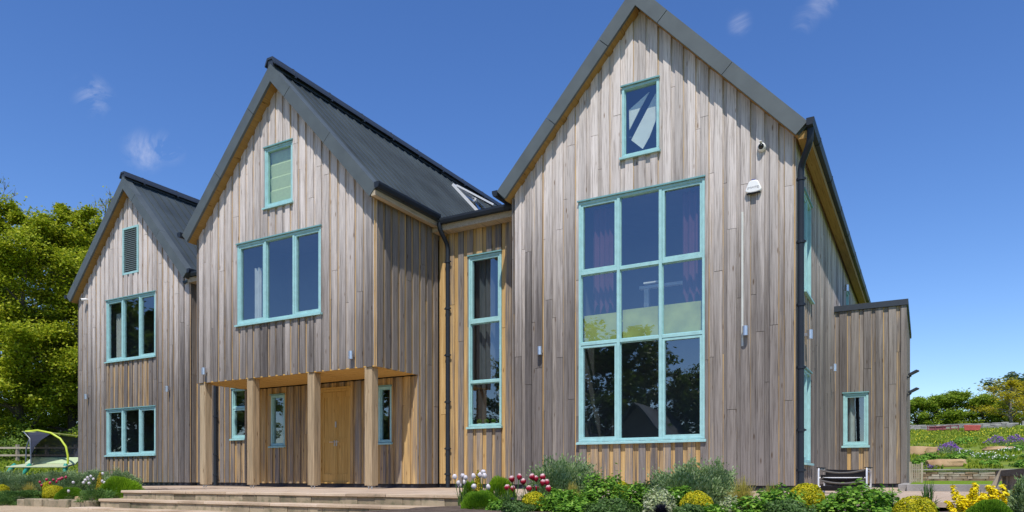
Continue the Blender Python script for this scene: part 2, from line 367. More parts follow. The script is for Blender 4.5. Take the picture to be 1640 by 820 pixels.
# leaves: numpy built quads
RNG = np.random.default_rng(5)
def leaf_mesh(name, cen, nrm, length, width, m, parent=None, up=None):
    """cen Nx3, nrm Nx3 leaf normals, each leaf a 4-gon diamond-ish quad"""
    n = len(cen)
    nrm = nrm/np.maximum(np.linalg.norm(nrm, axis=1, keepdims=True), 1e-6)
    rv = RNG.normal(size=(n, 3)) if up is None else up + RNG.normal(size=(n, 3))*.25
    t = rv - nrm*np.sum(rv*nrm, axis=1, keepdims=True); t /= np.maximum(np.linalg.norm(t, axis=1, keepdims=True), 1e-6)
    b = np.cross(nrm, t)
    L = (length*RNG.uniform(.6, 1.3, n))[:, None]; W = (width*RNG.uniform(.6, 1.3, n))[:, None]
    v = np.stack([cen-t*L*.5, cen+b*W*.5+t*L*.05, cen+t*L*.5, cen-b*W*.5+t*L*.05], axis=1).reshape(-1, 3)
    me = bpy.data.meshes.new(name)
    me.vertices.add(4*n); me.vertices.foreach_set('co', v.astype(np.float32).ravel())
    me.loops.add(4*n); me.loops.foreach_set('vertex_index', np.arange(4*n, dtype=np.int32))
    me.polygons.add(n); me.polygons.foreach_set('loop_start', np.arange(0, 4*n, 4, dtype=np.int32))
    me.update(calc_edges=True); me.validate()
    me.materials.append(m)
    o = bpy.data.objects.new(name, me); col.objects.link(o)
    if parent: o.parent = parent
    return o

# ------------------------------------------------------------------ ground and setting
def ss(v, a, b):
    t = max(0, min(1, (v-a)/(b-a))); return t*t*(3-2*t)
def GH(x, y):
    h = -1.35 + 1.0*ss(y, 1, 6.5)
    if x > -13.6: h += .29*ss(y, 8.25, 8.6)
    else: h += .22*ss(y, 8.0, 13)
    h += .42*ss(-x, 23, 30)*ss(y, 8, 13) + .75*ss(-x, 32, 48)*ss(y, 5, 22)
    b = -.1 + .62*ss(y, 32.5, 33.2) + .104*max(0, min(y, 70)-33) + .06*max(0, min(y, 400)-70) if y > 32.5 else -99
    h = max(h, b)
    if y > 33.2 or (x < -28 and y > 14): h += .10*noise.noise(Vector((x*.35, y*.35, 0)))
    if y < -60: h += (-60-y)*.02*min(1, 100/abs(y))
    return h
def grow(a, b, step, far, k=1.25):
    c = [a]
    while c[-1] < b: c.append(c[-1]+step)
    s = step
    while c[-1] < far: s *= k; c.append(c[-1]+s)
    s = step
    while c[0] > -far: s *= k; c.insert(0, c[0]-s)
    return c
xs = grow(-62, 16, .6, 2500); ys = grow(-10, 75, .5, 2500)
mb = MB()
mb.v = [(x, y, GH(x, y)) for y in ys for x in xs]
nx = len(xs)
mb.f = [[j*nx+i, j*nx+i+1, (j+1)*nx+i+1, (j+1)*nx+i] for j in range(len(ys)-1) for i in range(nx-1)]
mb.c = [(.5, .3, 0)]*len(mb.f)
ground = mb.build('ground', M['meadow'], smooth=True, recalc=False); tag(ground, kind='structure')

mb = MB(); mb.box(-13.05, 3.2, 8.22, 20.5, -.05, 0); mb.box(-19.6, -13.05, 11.3, 14.3, -.05, 0)
tag(mb.build('terrace', M['pave']), kind='structure')
mb = MB(); gx, gy = 70, 40
for j in range(gy+1):
    for i in range(gx+1):
        x = -34+28.8*i/gx; y = -6+14.2*j/gy
        mb.v.append((x, y, max(-1.35+1.0*ss(y, 1, 6.5), GH(x, min(y, 7.9)) if x < -22 else -9)+.02))
mb.f = [[j*(gx+1)+i, j*(gx+1)+i+1, (j+1)*(gx+1)+i+1, (j+1)*(gx+1)+i] for j in range(gy) for i in range(gx)]; mb.c = [(.5, .3, 0)]*len(mb.f)
tag(mb.build('path', M['path'], recalc=False), kind='structure')
mb = MB(); mb.box(-.25, 14, 14.98, 32.5, -.1, .12)
tag(mb.build('lawn', M['lawn']), kind='structure')
# planting bed, a shallow mound of soil
mb = MB(); gx, gy = 60, 26
for j in range(gy+1):
    for i in range(gx+1):
        x = -5.25+8.6*i/gx; y = 4.6+3.55*j/gy
        z = -.085 - .5*(1-ss(y, 4.6, 5.6)) - .06*(1-ss(x, -5.25, -4.7)) + .025*noise.noise(Vector((x*3, y*3, 4)))
        mb.v.append((x, y, z))
mb.f = [[j*(gx+1)+i, j*(gx+1)+i+1, (j+1)*(gx+1)+i+1, (j+1)*(gx+1)+i] for j in range(gy) for i in range(gx)]; mb.c = [(.5, .3, 0)]*len(mb.f)
tag(mb.build('soil', M['soil'], smooth=True, recalc=False), kind='structure')
mb = MB(); gx, gy = 50, 30
for j in range(gy+1):
    for i in range(gx+1):
        x = -25+11.6*i/gx; y = 7.98+5.4*j/gy
        mb.v.append((x, y, -.22+.2*ss(y, 8, 12)+.03*noise.noise(Vector((x*3, y*3, 9)))))
mb.f = [[j*(gx+1)+i, j*(gx+1)+i+1, (j+1)*(gx+1)+i+1, (j+1)*(gx+1)+i] for j in range(gy) for i in range(gx)]; mb.c = [(.5, .3, 0)]*len(mb.f)
tag(mb.build('soil', M['soil'], smooth=True, recalc=False), kind='structure')

# steps
st = empty('steps', (-9.2, 8, -.35)); tag(st, 'wide sandstone garden steps leading up to the terrace', 'steps')
def wob(x0, x1, y0, y1, z0, z1, name, m, parent, seg=.62, gap=.006):
    mb = MB(); x = x0
    while x < x1-.02:
        w = min(seg*U(.7, 1.4), x1-x)
        dy = U(-.008, .008); t = rnd()
        mb.box(x, x+w-gap, y0+dy, y1, z0, z1+U(-.003, .003), (t, .3, 0)); x += w
    o = mb.build(name, m, parent); bevel(o, .006, 1); return o
for k, (zt, yf, xl, xr) in enumerate([(0.004, 8.18, -13.05, -5.15), (-.15, 7.84, -13.2, -5.3), (-.30, 7.48, -13.5, -5.3)]):
    wob(xl, xr, yf, yf+.42, zt-.045, zt, 'tread', M['sand'], st, .9)
    wob(xl+.02, xr-.02, yf+.03, yf+.30, zt-.17, zt-.048, 'riser', M['riser'], st, .42)
# low stone edging at left
mb = MB(); x = -16.05
while x < -13.75:
    w = U(.24, .42)
    mb.box(x, x+w-.018, 7.86+U(-.03, .03), 8.06, -.37, -.19+U(-.015, .015), (rnd(), .3, 0)); x += w
o = mb.build('stone_edging', M['riser']); bevel(o, .018, 2); tag(o, 'low pale stone edging in front of the left flower bed', 'edging')

def rock(name, loc, size, seed, m, label, cat='boulder', group=None):
    bm = bmesh.new(); bmesh.ops.create_cube(bm, size=1.6); bmesh.ops.subdivide_edges(bm, edges=bm.edges, cuts=5, use_grid_fill=True)
    for v in bm.verts:
        c = v.co.copy(); c = c*.5+c.normalized()*.5
        c *= 1+.16*noise.noise(c*1.7+Vector((seed*3, 0, 0)))+.05*noise.noise(c*5+Vector((seed, 0, 0)))
        v.co = Vector((c.x*size[0], c.y*size[1], c.z*size[2]))
    me = bpy.data.meshes.new(name); bm.to_mesh(me); bm.free(); me.materials.append(m)
    me.polygons.foreach_set('use_smooth', [True]*len(me.polygons))
    try: me.set_sharp_from_angle(angle=R(35))
    except Exception: pass
    o = bpy.data.objects.new(name, me); col.objects.link(o); o.location = loc; tag(o, label, cat, group); return o
rock('boulder', (-14.25, 8.15, -.17), (.15, .1, .06), 3, M['boulder'], 'small pale stone on the edging beside the low dark juniper')

# ------------------------------------------------------------------ the house
house = empty('timber_house', (-10, 14, 0))
tag(house, 'large weathered timber clad house with three steep gables and turquoise windows', 'house')
bpy.context.view_layer.update()

def frame(ox, oy, ux, uy):
    nx_, ny_ = uy, -ux      # outward normal = right hand of u
    def f(u, d, z): return (ox+ux*u+nx_*d, oy+uy*u+ny_*d, z)
    return f
# front: u=+x -> n=(0,-1); right side: u=+y -> n=(1,0); left side: u=-y -> n=(-1,0); back: u=-x -> n=(0,1)

def clad(name, fr, W, zb, ztop, ops=(), fresh=.25, brk=(), lighten=None, freshf=None, label=None, period=.25, edge=.5):
    """boards on boards. ops: openings (u0,u1,z0,z1). ztop(u)."""
    mb = MB()
    def strip(u0, u1, d0, d1, outer):
        u0 = max(0, u0); u1 = min(W, u1)
        if u1-u0 < .012: return
        cuts = sorted({u0, u1} | {e for a in ops for e in (a[0], a[1]) if u0+.004 < e < u1-.004} | {b for b in brk if u0+.004 < b < u1-.004})
        # butt joints shared by the strip
        base = random.gauss(.54, .27) - (0 if outer else .18); bq = rnd(); joints = []; z = zb+U(1.2, 6.0)  # inner boards toned darker, shade painted into the recesses
        while z < max(ztop(u0), ztop(u1))-.4: joints.append(z); z += U(2.6, 5.5)
        tones = {}
        for a, b in zip(cuts[:-1], cuts[1:]):
            iv = [(zb+U(-.006, .006), None)]
            zs = zb; segs = []
            blocks = sorted([(o_[2], o_[3]) for o_ in ops if o_[0] < (a+b)/2 < o_[1]])
            for lo, hi in blocks:
                segs.append((zs, lo, False)); zs = hi
            segs.append((zs, None, True))
            for si, (lo, hi, top) in enumerate(segs):
                ztm = min(ztop(a), ztop(b)) if top else hi
                if ztm-lo < .03: continue
                js = [j for j in joints if lo+.5 < j < ztm-.5]
                pts = [lo]+js+[None]
                for pi in range(len(pts)-1):
                    z0 = pts[pi]; z1 = pts[pi+1]
                    key = (len(blocks) and si, pi, len(blocks) and 1)
                    if key not in tones: tones[key] = (min(1, max(0, base+random.gauss(0, .09))), min(1, max(0, bq+U(-.15, .15))), U(-.003, .003))
                    t, q, dd = tones[key]
                    zc = (z0+(z1 if z1 else ztm))/2
                    f = (fresh*(.15 if outer else 1.0)*(.4+1.1*q))
                    if outer == 'edge': f = .35+.4*q
                    elif freshf: f = freshf((a+b)/2, zc, outer, q, f)
                    under = [] if zc > 5.0 or (name == 'wall' and label and 'middle' in label) else [o_ for o_ in ops if o_[0]-.01 < (a+b)/2 < o_[1]+.01 and z0 < o_[2] and o_[2]-z0 < 1.6]
                    if under and zc < under[0][2]: f = (.75 if outer == 'edge' else .10 if outer else .42)*(1 if zc < 1.1 else .7) + .3*q
                    bl = lighten(zc, q) if lighten else 0
                    zt = None
                    if z1 is None:
                        if top: zt = (ztop(a), ztop(b)); z1 = max(zt)
                        else: z1 = hi
                    else: z1 = z1-.008
                    mb.fbox(fr, a+.0008, b-.0008, d1, d0+(0 if outer == 'edge' else dd*(1 if outer else .3)), z0 if z0 != zb else zb+U(-.004, .004), z1, (t, f, bl), zt)
    u = -U(.02, .12); k = 0
    cs = []
    while u < W+.3: cs.append(u); u += period*U(.93, 1.07)
    for i, c in enumerate(cs):
        w = period*U(.56, .66)
        strip(c-w/2, c+w/2, .0, -.038, True)
        if i < len(cs)-1: strip(c, cs[i+1]-.001, -.034, -.05, False)
        for sgn in (-1, 1):
            e = c+sgn*w/2
            if rnd() < edge*(1 if sgn > 0 else .6):
                ww = U(.006, .020); strip(min(e-sgn*.006, e+sgn*ww), max(e-sgn*.006, e+sgn*ww), -.0315, -.0335, 'edge')
    o = mb.build(name, M['clad'], house)
    if label: o['label'] = label
    return o

SL = 1.09                       # roof slope
ZT = 9.31
def gable_top(W): return lambda u: min(6.215+SL*2.85, ZT)-SL*abs(u-W/2)

def frustum_frame(mb, fr, u0, u1, z0, z1, w, d0, d1, c=(.5, .3, 0)):
    mb.fbox(fr, u0, u1, d0, d1, z0, z0+w, c); mb.fbox(fr, u0, u1, d0, d1, z1-w, z1, c)
    mb.fbox(fr, u0, u0+w, d0, d1, z0+w, z1-w, c); mb.fbox(fr, u1-w, u1, d0, d1, z0+w, z1-w, c)

def curtain(fr, u0, u1, d, z0, z1, m, parent, amp=.035, wl_=.11, ragged=0):
    mb = MB(); n = max(4, int((u1-u0)/.018)); pts = []
    for i in range(n+1):
        u = u0+(u1-u0)*i/n; dd = d+amp*math.sin(2*math.pi*u/wl_+math.sin(u*9))
        pts.append((fr(u, dd, z0+ragged*abs(math.sin(u*23))), fr(u, dd, z1)))
    v = [p for q in pts for p in q]
    mb.poly(v, [(2*i, 2*i+2, 2*i+3, 2*i+1) for i in range(n)])
    return kid(mb, 'curtain', m, parent, True)

def window(fr, u0, u1, z0, z1, cols=(0, 1), rows=(0, 1), sash=(), label=None, depth=1.8, room=None, border=.05, sill=True, glassm=None, noroom=False):
    fw = border; mb = MB()
    frustum_frame(mb, fr, u0+.003, u1-.003, z0+.003, z1-.003, fw, -.13, -.006)
    us = [u0+(u1-u0)*c for c in cols]; zs = [z0+(z1-z0)*r for r in rows]
    for u in us[1:-1]: mb.fbox(fr, u-.03, u+.03, -.115, -.010, z0+fw, z1-fw)
    for i in range(len(us)-1):
        a = u0+fw if i == 0 else us[i]+.031; b = u1-fw if i == len(us)-2 else us[i+1]-.031
        for z in zs[1:-1]: mb.fbox(fr, a, b, -.112, -.013, z-.032, z+.032)
    w = mb.build('window', M['paint'], house); w.data.materials[0] = M['paint']
    bevel(w, .004, 1)
    if label: w['label'] = label
    ms, mg = MB(), MB()
    for i in range(len(us)-1):
        for j in range(len(zs)-1):
            a = u0+fw if i == 0 else us[i]+.031; b = u1-fw if i == len(us)-2 else us[i+1]-.031
            c = z0+fw if j == 0 else zs[j]+.033; d = z1-fw if j == len(zs)-2 else zs[j+1]-.033
            if (i, j) in sash:
                frustum_frame(ms, fr, a+.004, b-.004, c+.004, d-.004, .045, -.10, -.024)
            else:
                frustum_frame(ms, fr, a+.001, b-.001, c+.001, d-.001, .014, -.10, -.048)
            mg.poly([fr(a+.01, -.07, c+.01), fr(b-.01, -.07, c+.01), fr(b-.01, -.07, d-.01), fr(a+.01, -.07, d-.01)], [(0, 1, 2, 3)])
    s = kid(ms, 'sash', M['paint'], w); s.matrix_parent_inverse = Matrix()
    g = kid(mg, 'pane', M['glass'], w)
    for o in (s, g): o.parent = w
    if sill:
        mk = MB(); mk.hexa([fr(u0-.03, -.02, z0-.045), fr(u1+.03, -.02, z0-.045), fr(u1+.03, .055, z0-.052), fr(u0-.03, .055, z0-.052),
                            fr(u0-.03, -.02, z0+.002), fr(u1+.03, -.02, z0+.002), fr(u1+.03, .055, z0-.014), fr(u0-.03, .055, z0-.014)])
        kid(mk, 'sill', M['paint'], w)
        mk = MB(); mk.fbox(fr, u0-.015, u1+.015, -.02, .030, z1+.001, z1+.028)
        kid(mk, 'drip_board', M['drip'], w)
    if not noroom:
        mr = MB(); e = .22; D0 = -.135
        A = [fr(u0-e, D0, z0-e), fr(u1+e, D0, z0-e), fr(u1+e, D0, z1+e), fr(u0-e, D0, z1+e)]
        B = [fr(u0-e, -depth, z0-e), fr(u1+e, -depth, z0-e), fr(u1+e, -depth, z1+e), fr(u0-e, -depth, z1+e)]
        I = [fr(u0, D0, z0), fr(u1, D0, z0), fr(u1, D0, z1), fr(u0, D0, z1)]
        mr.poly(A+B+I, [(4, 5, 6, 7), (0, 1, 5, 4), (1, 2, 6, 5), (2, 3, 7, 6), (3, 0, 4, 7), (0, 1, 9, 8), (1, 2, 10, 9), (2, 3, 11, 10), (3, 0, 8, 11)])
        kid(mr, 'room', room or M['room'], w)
    return w

# local children of 'window' objects share world coordinates (window parent at origin inverse)
# ---- wing geometry
def lighten_hi(z, q): return .62+.38*q
def wing(x0, x1, yf, yb, zb, ops, side_ops_r=(), front_zb=None, name='wall', fresh=.10, label=None, edge=.6):
    W = x1-x0; xc = (x0+x1)/2
    fr = frame(x0, yf, 1, 0)
    clad('wall', fr, W, front_zb if front_zb is not None else zb, gable_top(W), ops, fresh, (W/2,), lighten_hi, label=label, edge=edge)
    return fr
WL = {}
# right wing R: x -7.67..-1.96 front y 13.5 ; mid wing Mi: x -15.86..-10.08 front y 11.92 ; far wing F: x -24.71..-18.94 front y 14
RX0, RX1, RY = -7.67, -1.96, 13.5
MX0, MX1, MY = -15.86, -10.08, 11.92
FX0, FX1, FY = -24.71, -18.94, 14.0
BACK = 28.0
PY, LY = 13.4, 14.2
# right wing front
frR = frame(RX0, RY, 1, 0)
opsR = [(-6.12-RX0, -3.55-RX0, .96, 5.83), (-5.19-RX0, -4.43-RX0, 6.54, 7.92)]
wing(RX0, RX1, RY, BACK, .1, opsR, label='right gable wall, paler above the big window', edge=.5)
# mid wing front (above porch)
frM = frame(MX0, MY, 1, 0)
opsM = [(-14.38-MX0, -11.65-MX0, 3.91, 5.83), (-13.44-MX0, -12.52-MX0, 6.55, 7.94)]
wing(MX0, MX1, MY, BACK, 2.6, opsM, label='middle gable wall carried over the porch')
# far wing front
frF = frame(FX0, FY, 1, 0)
opsF = [(-23.12-FX0, -20.56-FX0, 4.0, 5.97), (-23.12-FX0, -20.56-FX0, .97, 2.44), (-22.24-FX0, -21.44-FX0, 6.69, 8.18)]
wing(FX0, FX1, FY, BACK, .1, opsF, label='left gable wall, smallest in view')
# side walls (facing +x)
bl0 = lambda z, q: .12*q
frRs = frame(RX1, RY+.0, 0, 1)
opsRs = [(.95, 2.05, 3.75, 5.62), (.95, 1.98, .53, 2.30), (9.4, 10.3, 4.6, 5.7)]
clad('wall', frRs, BACK-RY, .1, lambda u: 6.20, opsRs, .35, lighten=lambda z, q: .5+.5*q, edge=.6)
frMs = frame(MX1, MY, 0, 1)
clad('wall', frMs, PY-MY, 2.6, lambda u: 6.20, (), .7, lighten=bl0, edge=.9)
frMs2 = frame(MX1, PY, 0, 1)
clad('wall', frMs2, LY-PY, .1, lambda u: 6.20, (), .8, lighten=bl0, edge=.9)
clad('wall', frame(MX1, LY, 0, 1), BACK-LY, 5.9, lambda u: 6.20, (), .3)
frFs = frame(FX1, FY, 0, 1)
clad('wall', frFs, BACK-FY, .1, lambda u: 6.20, (), .2)
# side walls facing -x
for (x, yf, zb) in ((RX0, RY, .1), (MX0, PY, .1), (FX0, FY, .1)):
    clad('wall', frame(x, BACK, 0, -1), BACK-yf, zb, lambda u: 6.20, (), .2)
clad('wall', frame(MX0, PY, 0, -1), PY-MY, 2.6, lambda u: 6.20, (), .2)
# back walls
for (x0, x1) in ((RX0, RX1), (MX0, MX1), (FX0, FX1)):
    W = x1-x0; clad('wall', frame(x1, BACK, -1, 0), W, .1, gable_top(W), (), .2, (W/2,))
# porch back wall
frP = frame(MX0, PY, 1, 0)
opsP = [(-14.88-MX0, -14.36-MX0, 1.07, 2.39), (-13.13-MX0, -12.13-MX0, .1, 2.42), (-11.27-MX0, -10.86-MX0, 1.07, 2.39)]
clad('wall', frP, MX1-MX0, .1, lambda u: 2.58, opsP, .9, freshf=lambda u, z, outer, q, f: .22+.45*q if outer else .4+.45*q, label='warm brown boarded wall at the back of the porch')
# links
frL = frame(MX1, LY, 1, 0)
opsL = [(-9.24-MX1, -8.35-MX1, 1.42, 5.38)]
def lf(u, z, outer, q, f):
    if u < .28: return 1.0
    return (.15+.42*q if outer else .45+.5*q)
clad('wall', frL, RX0-MX1, .1, lambda u: 6.02, opsL, .7, freshf=lf, lighten=lambda z, q: .25*q, label='recessed link wall with a fresh orange board in its corner')
frL2 = frame(FX1, LY, 1, 0)
opsL2 = [(-17.36-FX1, -16.30-FX1, 1.36, 2.79)]
clad('wall', frL2, MX0-FX1, .1, lambda u: 6.02, opsL2, .4)

# black plinth bricks under the walls
mb = MB()
for (x0, x1, y0, y1) in ((RX0, RX1, RY, BACK), (MX0, MX1, PY, BACK), (FX0, FX1, FY, BACK), (MX1, RX0, LY, BACK), (FX1, MX0, LY, BACK)):
    e = .05 if x0 in (RX0, MX0, FX0) else 0
    mb.box(x0+e, x1-e, y0+.05, y1-.05, -.2, .094+.001*(e > 0))
mb.build('plinth', M['plinth'], house)

# porch: ceiling boards and edge beam
mb = MB(); y = MY+.03; k = 0
while y < PY-.03:
    mb.box(MX0+.03, MX1-.03, y, min(y+.12, PY-.02)-.004, 2.60+.003*(k % 2), 2.625, (rnd(), .9, 0)); y += .12; k += 1
mb.build('porch_ceiling', M['door'], house)
# posts
for (xl) in (-15.78, -14.07, -12.09, -10.42):
    mb = MB(); mb.box(xl, xl+.205, MY+.03, MY+.235, .07, 2.597, (rnd(), .12+.2*rnd(), 0))
    p = mb.build('post', M['oak'], house); bevel(p, .008, 2)
    mb = MB(); mb.box(xl+.04, xl+.165, MY+.07, MY+.19, .055, .0695); mb.tube([(xl+.06, MY+.10, 0), (xl+.06, MY+.10, .056)], .014); mb.tube([(xl+.145, MY+.10, 0), (xl+.145, MY+.10, .056)], .014)
    kid(mb, 'post_foot', M['steel'], p)

# windows ------------------------------------------------------------
bw = (-3.55+6.12)
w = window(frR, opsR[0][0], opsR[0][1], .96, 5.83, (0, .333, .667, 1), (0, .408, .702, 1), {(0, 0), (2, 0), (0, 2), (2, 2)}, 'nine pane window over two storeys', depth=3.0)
u0 = opsR[0][0]
curtain(frR, u0+.18, u0+.62, -.32, 3.55, 5.75, M['curt_red'], w, ragged=.25)
curtain(frR, u0+2.05, u0+2.48, -.32, 3.55, 5.75, M['curt_red'], w, ragged=.25)
mb = MB()
for i in range(3): mb.fbox(frR, u0+.06+i*.83, u0+.06+i*.83+.80, -.20, -.17, 2.92, 3.58-.03*(i == 0))
mb.fbox(frR, u0+.05, u0+2.5, -.24, -.205, 3.36, 3.39)
kid(mb, 'balustrade', M['lime'], w)
mb = MB(); mb.fbox(frR, u0+.9, u0+2.5, -1.2, -1.1, 4.20, 4.26); mb.fbox(frR, u0+1.0, u0+1.1, -1.2, -1.12, 3.4, 4.2); mb.fbox(frR, u0+1.35, u0+1.42, -1.2, -1.12, 3.7, 4.2); mb.fbox(frR, u0+1.1, u0+1.5, -.9, -.8, 4.22, 4.25)
kid(mb, 'ceiling_light', M['white'], w)
w = window(frR, opsR[1][0], opsR[1][1], 6.54, 7.92, label='small attic window with slanting patches of light modelled as white panels', depth=1.4)
a = opsR[1][0]
def tilt(fr, pts, d, parent, m, name='light_patch'):  # flat panels shaped as slanting patches of light behind the glass
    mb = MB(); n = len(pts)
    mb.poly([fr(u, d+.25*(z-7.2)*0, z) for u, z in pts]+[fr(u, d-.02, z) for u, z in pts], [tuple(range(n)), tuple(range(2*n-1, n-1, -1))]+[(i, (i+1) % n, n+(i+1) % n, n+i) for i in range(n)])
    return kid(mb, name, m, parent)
tilt(frR, [(a+.08, 7.55), (a+.50, 7.80), (a+.30, 7.50), (a+.09, 7.15)], -.20, w, M['patch_white'])
tilt(frR, [(a+.12, 6.95), (a+.62, 7.75), (a+.68, 7.60), (a+.66, 7.30), (a+.50, 6.93), (a+.36, 6.72)], -.22, w, M['patch_white'])
mb = MB(); mb.fbox(frR, a+.10, a+.135, -.20, -.17, 6.98, 7.0); kid(mb, 'cord', M['curt_dark'], w)
# middle wing
u = opsM[0][0]
w = window(frM, opsM[0][0], opsM[0][1], 3.91, 5.83, (0, .345, .685, 1), (0, 1), {(0, 0), (2, 0)}, 'three light window of the middle gable')
curtain(frM, u+.30, u+.52, -.3, 3.9, 5.3, M['curt_pale'], w)
w = window(frM, opsM[1][0], opsM[1][1], 6.55, 7.94, label='attic window with a green blind', sash={(0, 0)}, border=.035)
b0, b1 = opsM[1][0]+.05, opsM[1][1]-.02
mb = MB()
for i, (za, zb_) in enumerate(((7.55, 7.93), (7.25, 7.56), (6.95, 7.26), (6.58, 6.96))):
    mb.poly([frM(b0, -.135-.0, zb_), frM(b1, -.135, zb_), frM(b1, -.165, za+.05), frM(b1, -.14, za), frM(b0, -.14, za), frM(b0, -.165, za+.05)], [(0, 1, 2, 5), (5, 2, 3, 4)])
kid(mb, 'blind', M['blind'], w)
# far wing
w = window(frF, opsF[0][0], opsF[0][1], 4.0, 5.97, (0, .34, .68, 1), (0, 1), {(0, 0), (2, 0)}, 'upper window of the left gable')
curtain(frF, opsF[0][0]+.1, opsF[0][0]+.4, -.3, 3.9, 5.6, M['curt_pale'], w)
w = window(frF, opsF[1][0], opsF[1][1], .97, 2.44, (0, .34, .68, 1), (0, 1), {(0, 0), (2, 0)}, 'ground floor window of the left gable')
# louvred vent
mb = MB(); frustum_frame(mb, frF, opsF[2][0], opsF[2][1], 6.69, 8.18, .06, -.1, .004)
v = mb.build('vent', M['paint'], house); v['label'] = 'louvred vent high in the left gable'
mb = MB(); z = 6.75
while z < 8.11:
    mb.hexa([frF(opsF[2][0]+.06, -.02, z), frF(opsF[2][1]-.06, -.02, z), frF(opsF[2][1]-.06, -.005, z), frF(opsF[2][0]+.06, -.005, z),
             frF(opsF[2][0]+.06, -.075, z+.055), frF(opsF[2][1]-.06, -.075, z+.055), frF(opsF[2][1]-.06, -.06, z+.06), frF(opsF[2][0]+.06, -.06, z+.06)]); z += .062
mb.fbox(frF, opsF[2][0], opsF[2][1], -.12, -.105, 6.69, 8.18)
kid(mb, 'louvre', M['slat'], v)
# porch windows
window(frP, opsP[0][0], opsP[0][1], 1.07, 2.39, label='narrow porch window left of the door', depth=1.2, border=.055)
window(frP, opsP[2][0], opsP[2][1], 1.07, 2.39, label='narrow porch window right of the door', depth=1.2, border=.055)
# link window
w = window(frL, opsL[0][0], opsL[0][1], 1.42, 5.38, (0, 1), (0, .262, .612, 1), {(0, 2)}, 'tall narrow stair window with three panes', depth=1.6)
u = opsL[0][0]
curtain(frL, u+.10, u+.58, -.3, 2.5, 5.35, M['curt_dark'], w, .05, .14)
mb = MB()
mb.hexa([frL(u+.25, -1.0, 2.25), frL(u+.9, -1.0, 1.75), frL(u+.9, -.9, 1.75), frL(u+.25, -.9, 2.25), frL(u+.25, -1.0, 2.4), frL(u+.9, -1.0, 1.9), frL(u+.9, -.9, 1.9), frL(u+.25, -.9, 2.4)])
for i in range(4): mb.fbox(frL, u+.42, u+.62, -.8+.0*i, -.7, 1.75+.2*i, 1.83+.2*i)
mb.fbox(frL, u+.62, u+.70, -.8, -.7, 2.3, 3.0)
kid(mb, 'staircase', M['yellowwood'], w)
window(frL2, opsL2[0][0], opsL2[0][1], 1.36, 2.79, (0, 1), (0, .62, 1), {(0, 0)}, 'window of the left link half hidden by a porch post', depth=1.2)
# side windows of right wing
for o_ in opsRs[:2]:
    window(frRs, o_[0], o_[1], o_[2], o_[3], (0, .5, 1), (0, 1), {(0, 0)}, depth=.5, label='side window near the corner, %s' % ('upper' if o_[2] > 3 else 'lower'))
window(frRs, opsRs[2][0], opsRs[2][1], opsRs[2][2], opsRs[2][3], depth=.5, label='small side window above the flat extension')

# door
du0, du1 = opsP[1][0], opsP[1][1]
mb = MB(); mb.fbox(frP, du0, du0+.05, -.12, .004, .1, 2.42, (.4, .5, 0)); mb.fbox(frP, du1-.05, du1, -.12, .004, .1, 2.42, (.5, .5, 0)); mb.fbox(frP, du0+.05, du1-.05, -.12, .004, 2.36, 2.42, (.6, .5, 0)); mb.fbox(frP, du0-.03, du1+.03, -.01, .025, 2.425, 2.47, (.9, .5, 0))
mb.fbox(frP, du0+.05, du1-.05, -.12, .0, .1, .13)
dr = mb.build('door', M['door'], house); dr['label'] = 'yellow oak boarded front door'
mb = MB(); A0, A1 = du0+.052, du1-.052; mid = (A0+A1)/2
for (p, q) in ((A0, mid-.003), (mid+.003, A1)):
    n = 3; ww = (q-p-.12)/n
    mb.fbox(frP, p, p+.06, -.09, -.03, .132, 2.355, (rnd(), .4, 0)); mb.fbox(frP, q-.06, q, -.09, -.03, .132, 2.355, (rnd(), .4, 0))
    for zz in (.132, 1.1, 2.235): 
        mb.fbox(frP, p+.06, q-.06, -.09, -.032, zz, zz+(.2 if zz < 1 else .12), (rnd(), .4, 0))
    for i in range(n): mb.fbox(frP, p+.06+i*ww+.002, p+.06+(i+1)*ww-.002, -.08, -.045, .14, 2.3, (rnd(), .4, 0))
kid(mb, 'door_leaf', M['door'], dr)
mb = MB()
for s in (-1, 1):
    mb.fbox(frP, mid+s*.035-.016, mid+s*.035+.016, -.03, -.015, 1.02, 1.16); mb.tube([frP(mid+s*.035, -.015, 1.12), frP(mid+s*.035, .03, 1.12), frP(mid+s*.15, .03, 1.12)], .010, 8)
mb.fbox(frP, mid+.0, mid+.035, -.03, .0, 1.48, 1.62)
kid(mb, 'handle', M['steel'], dr)

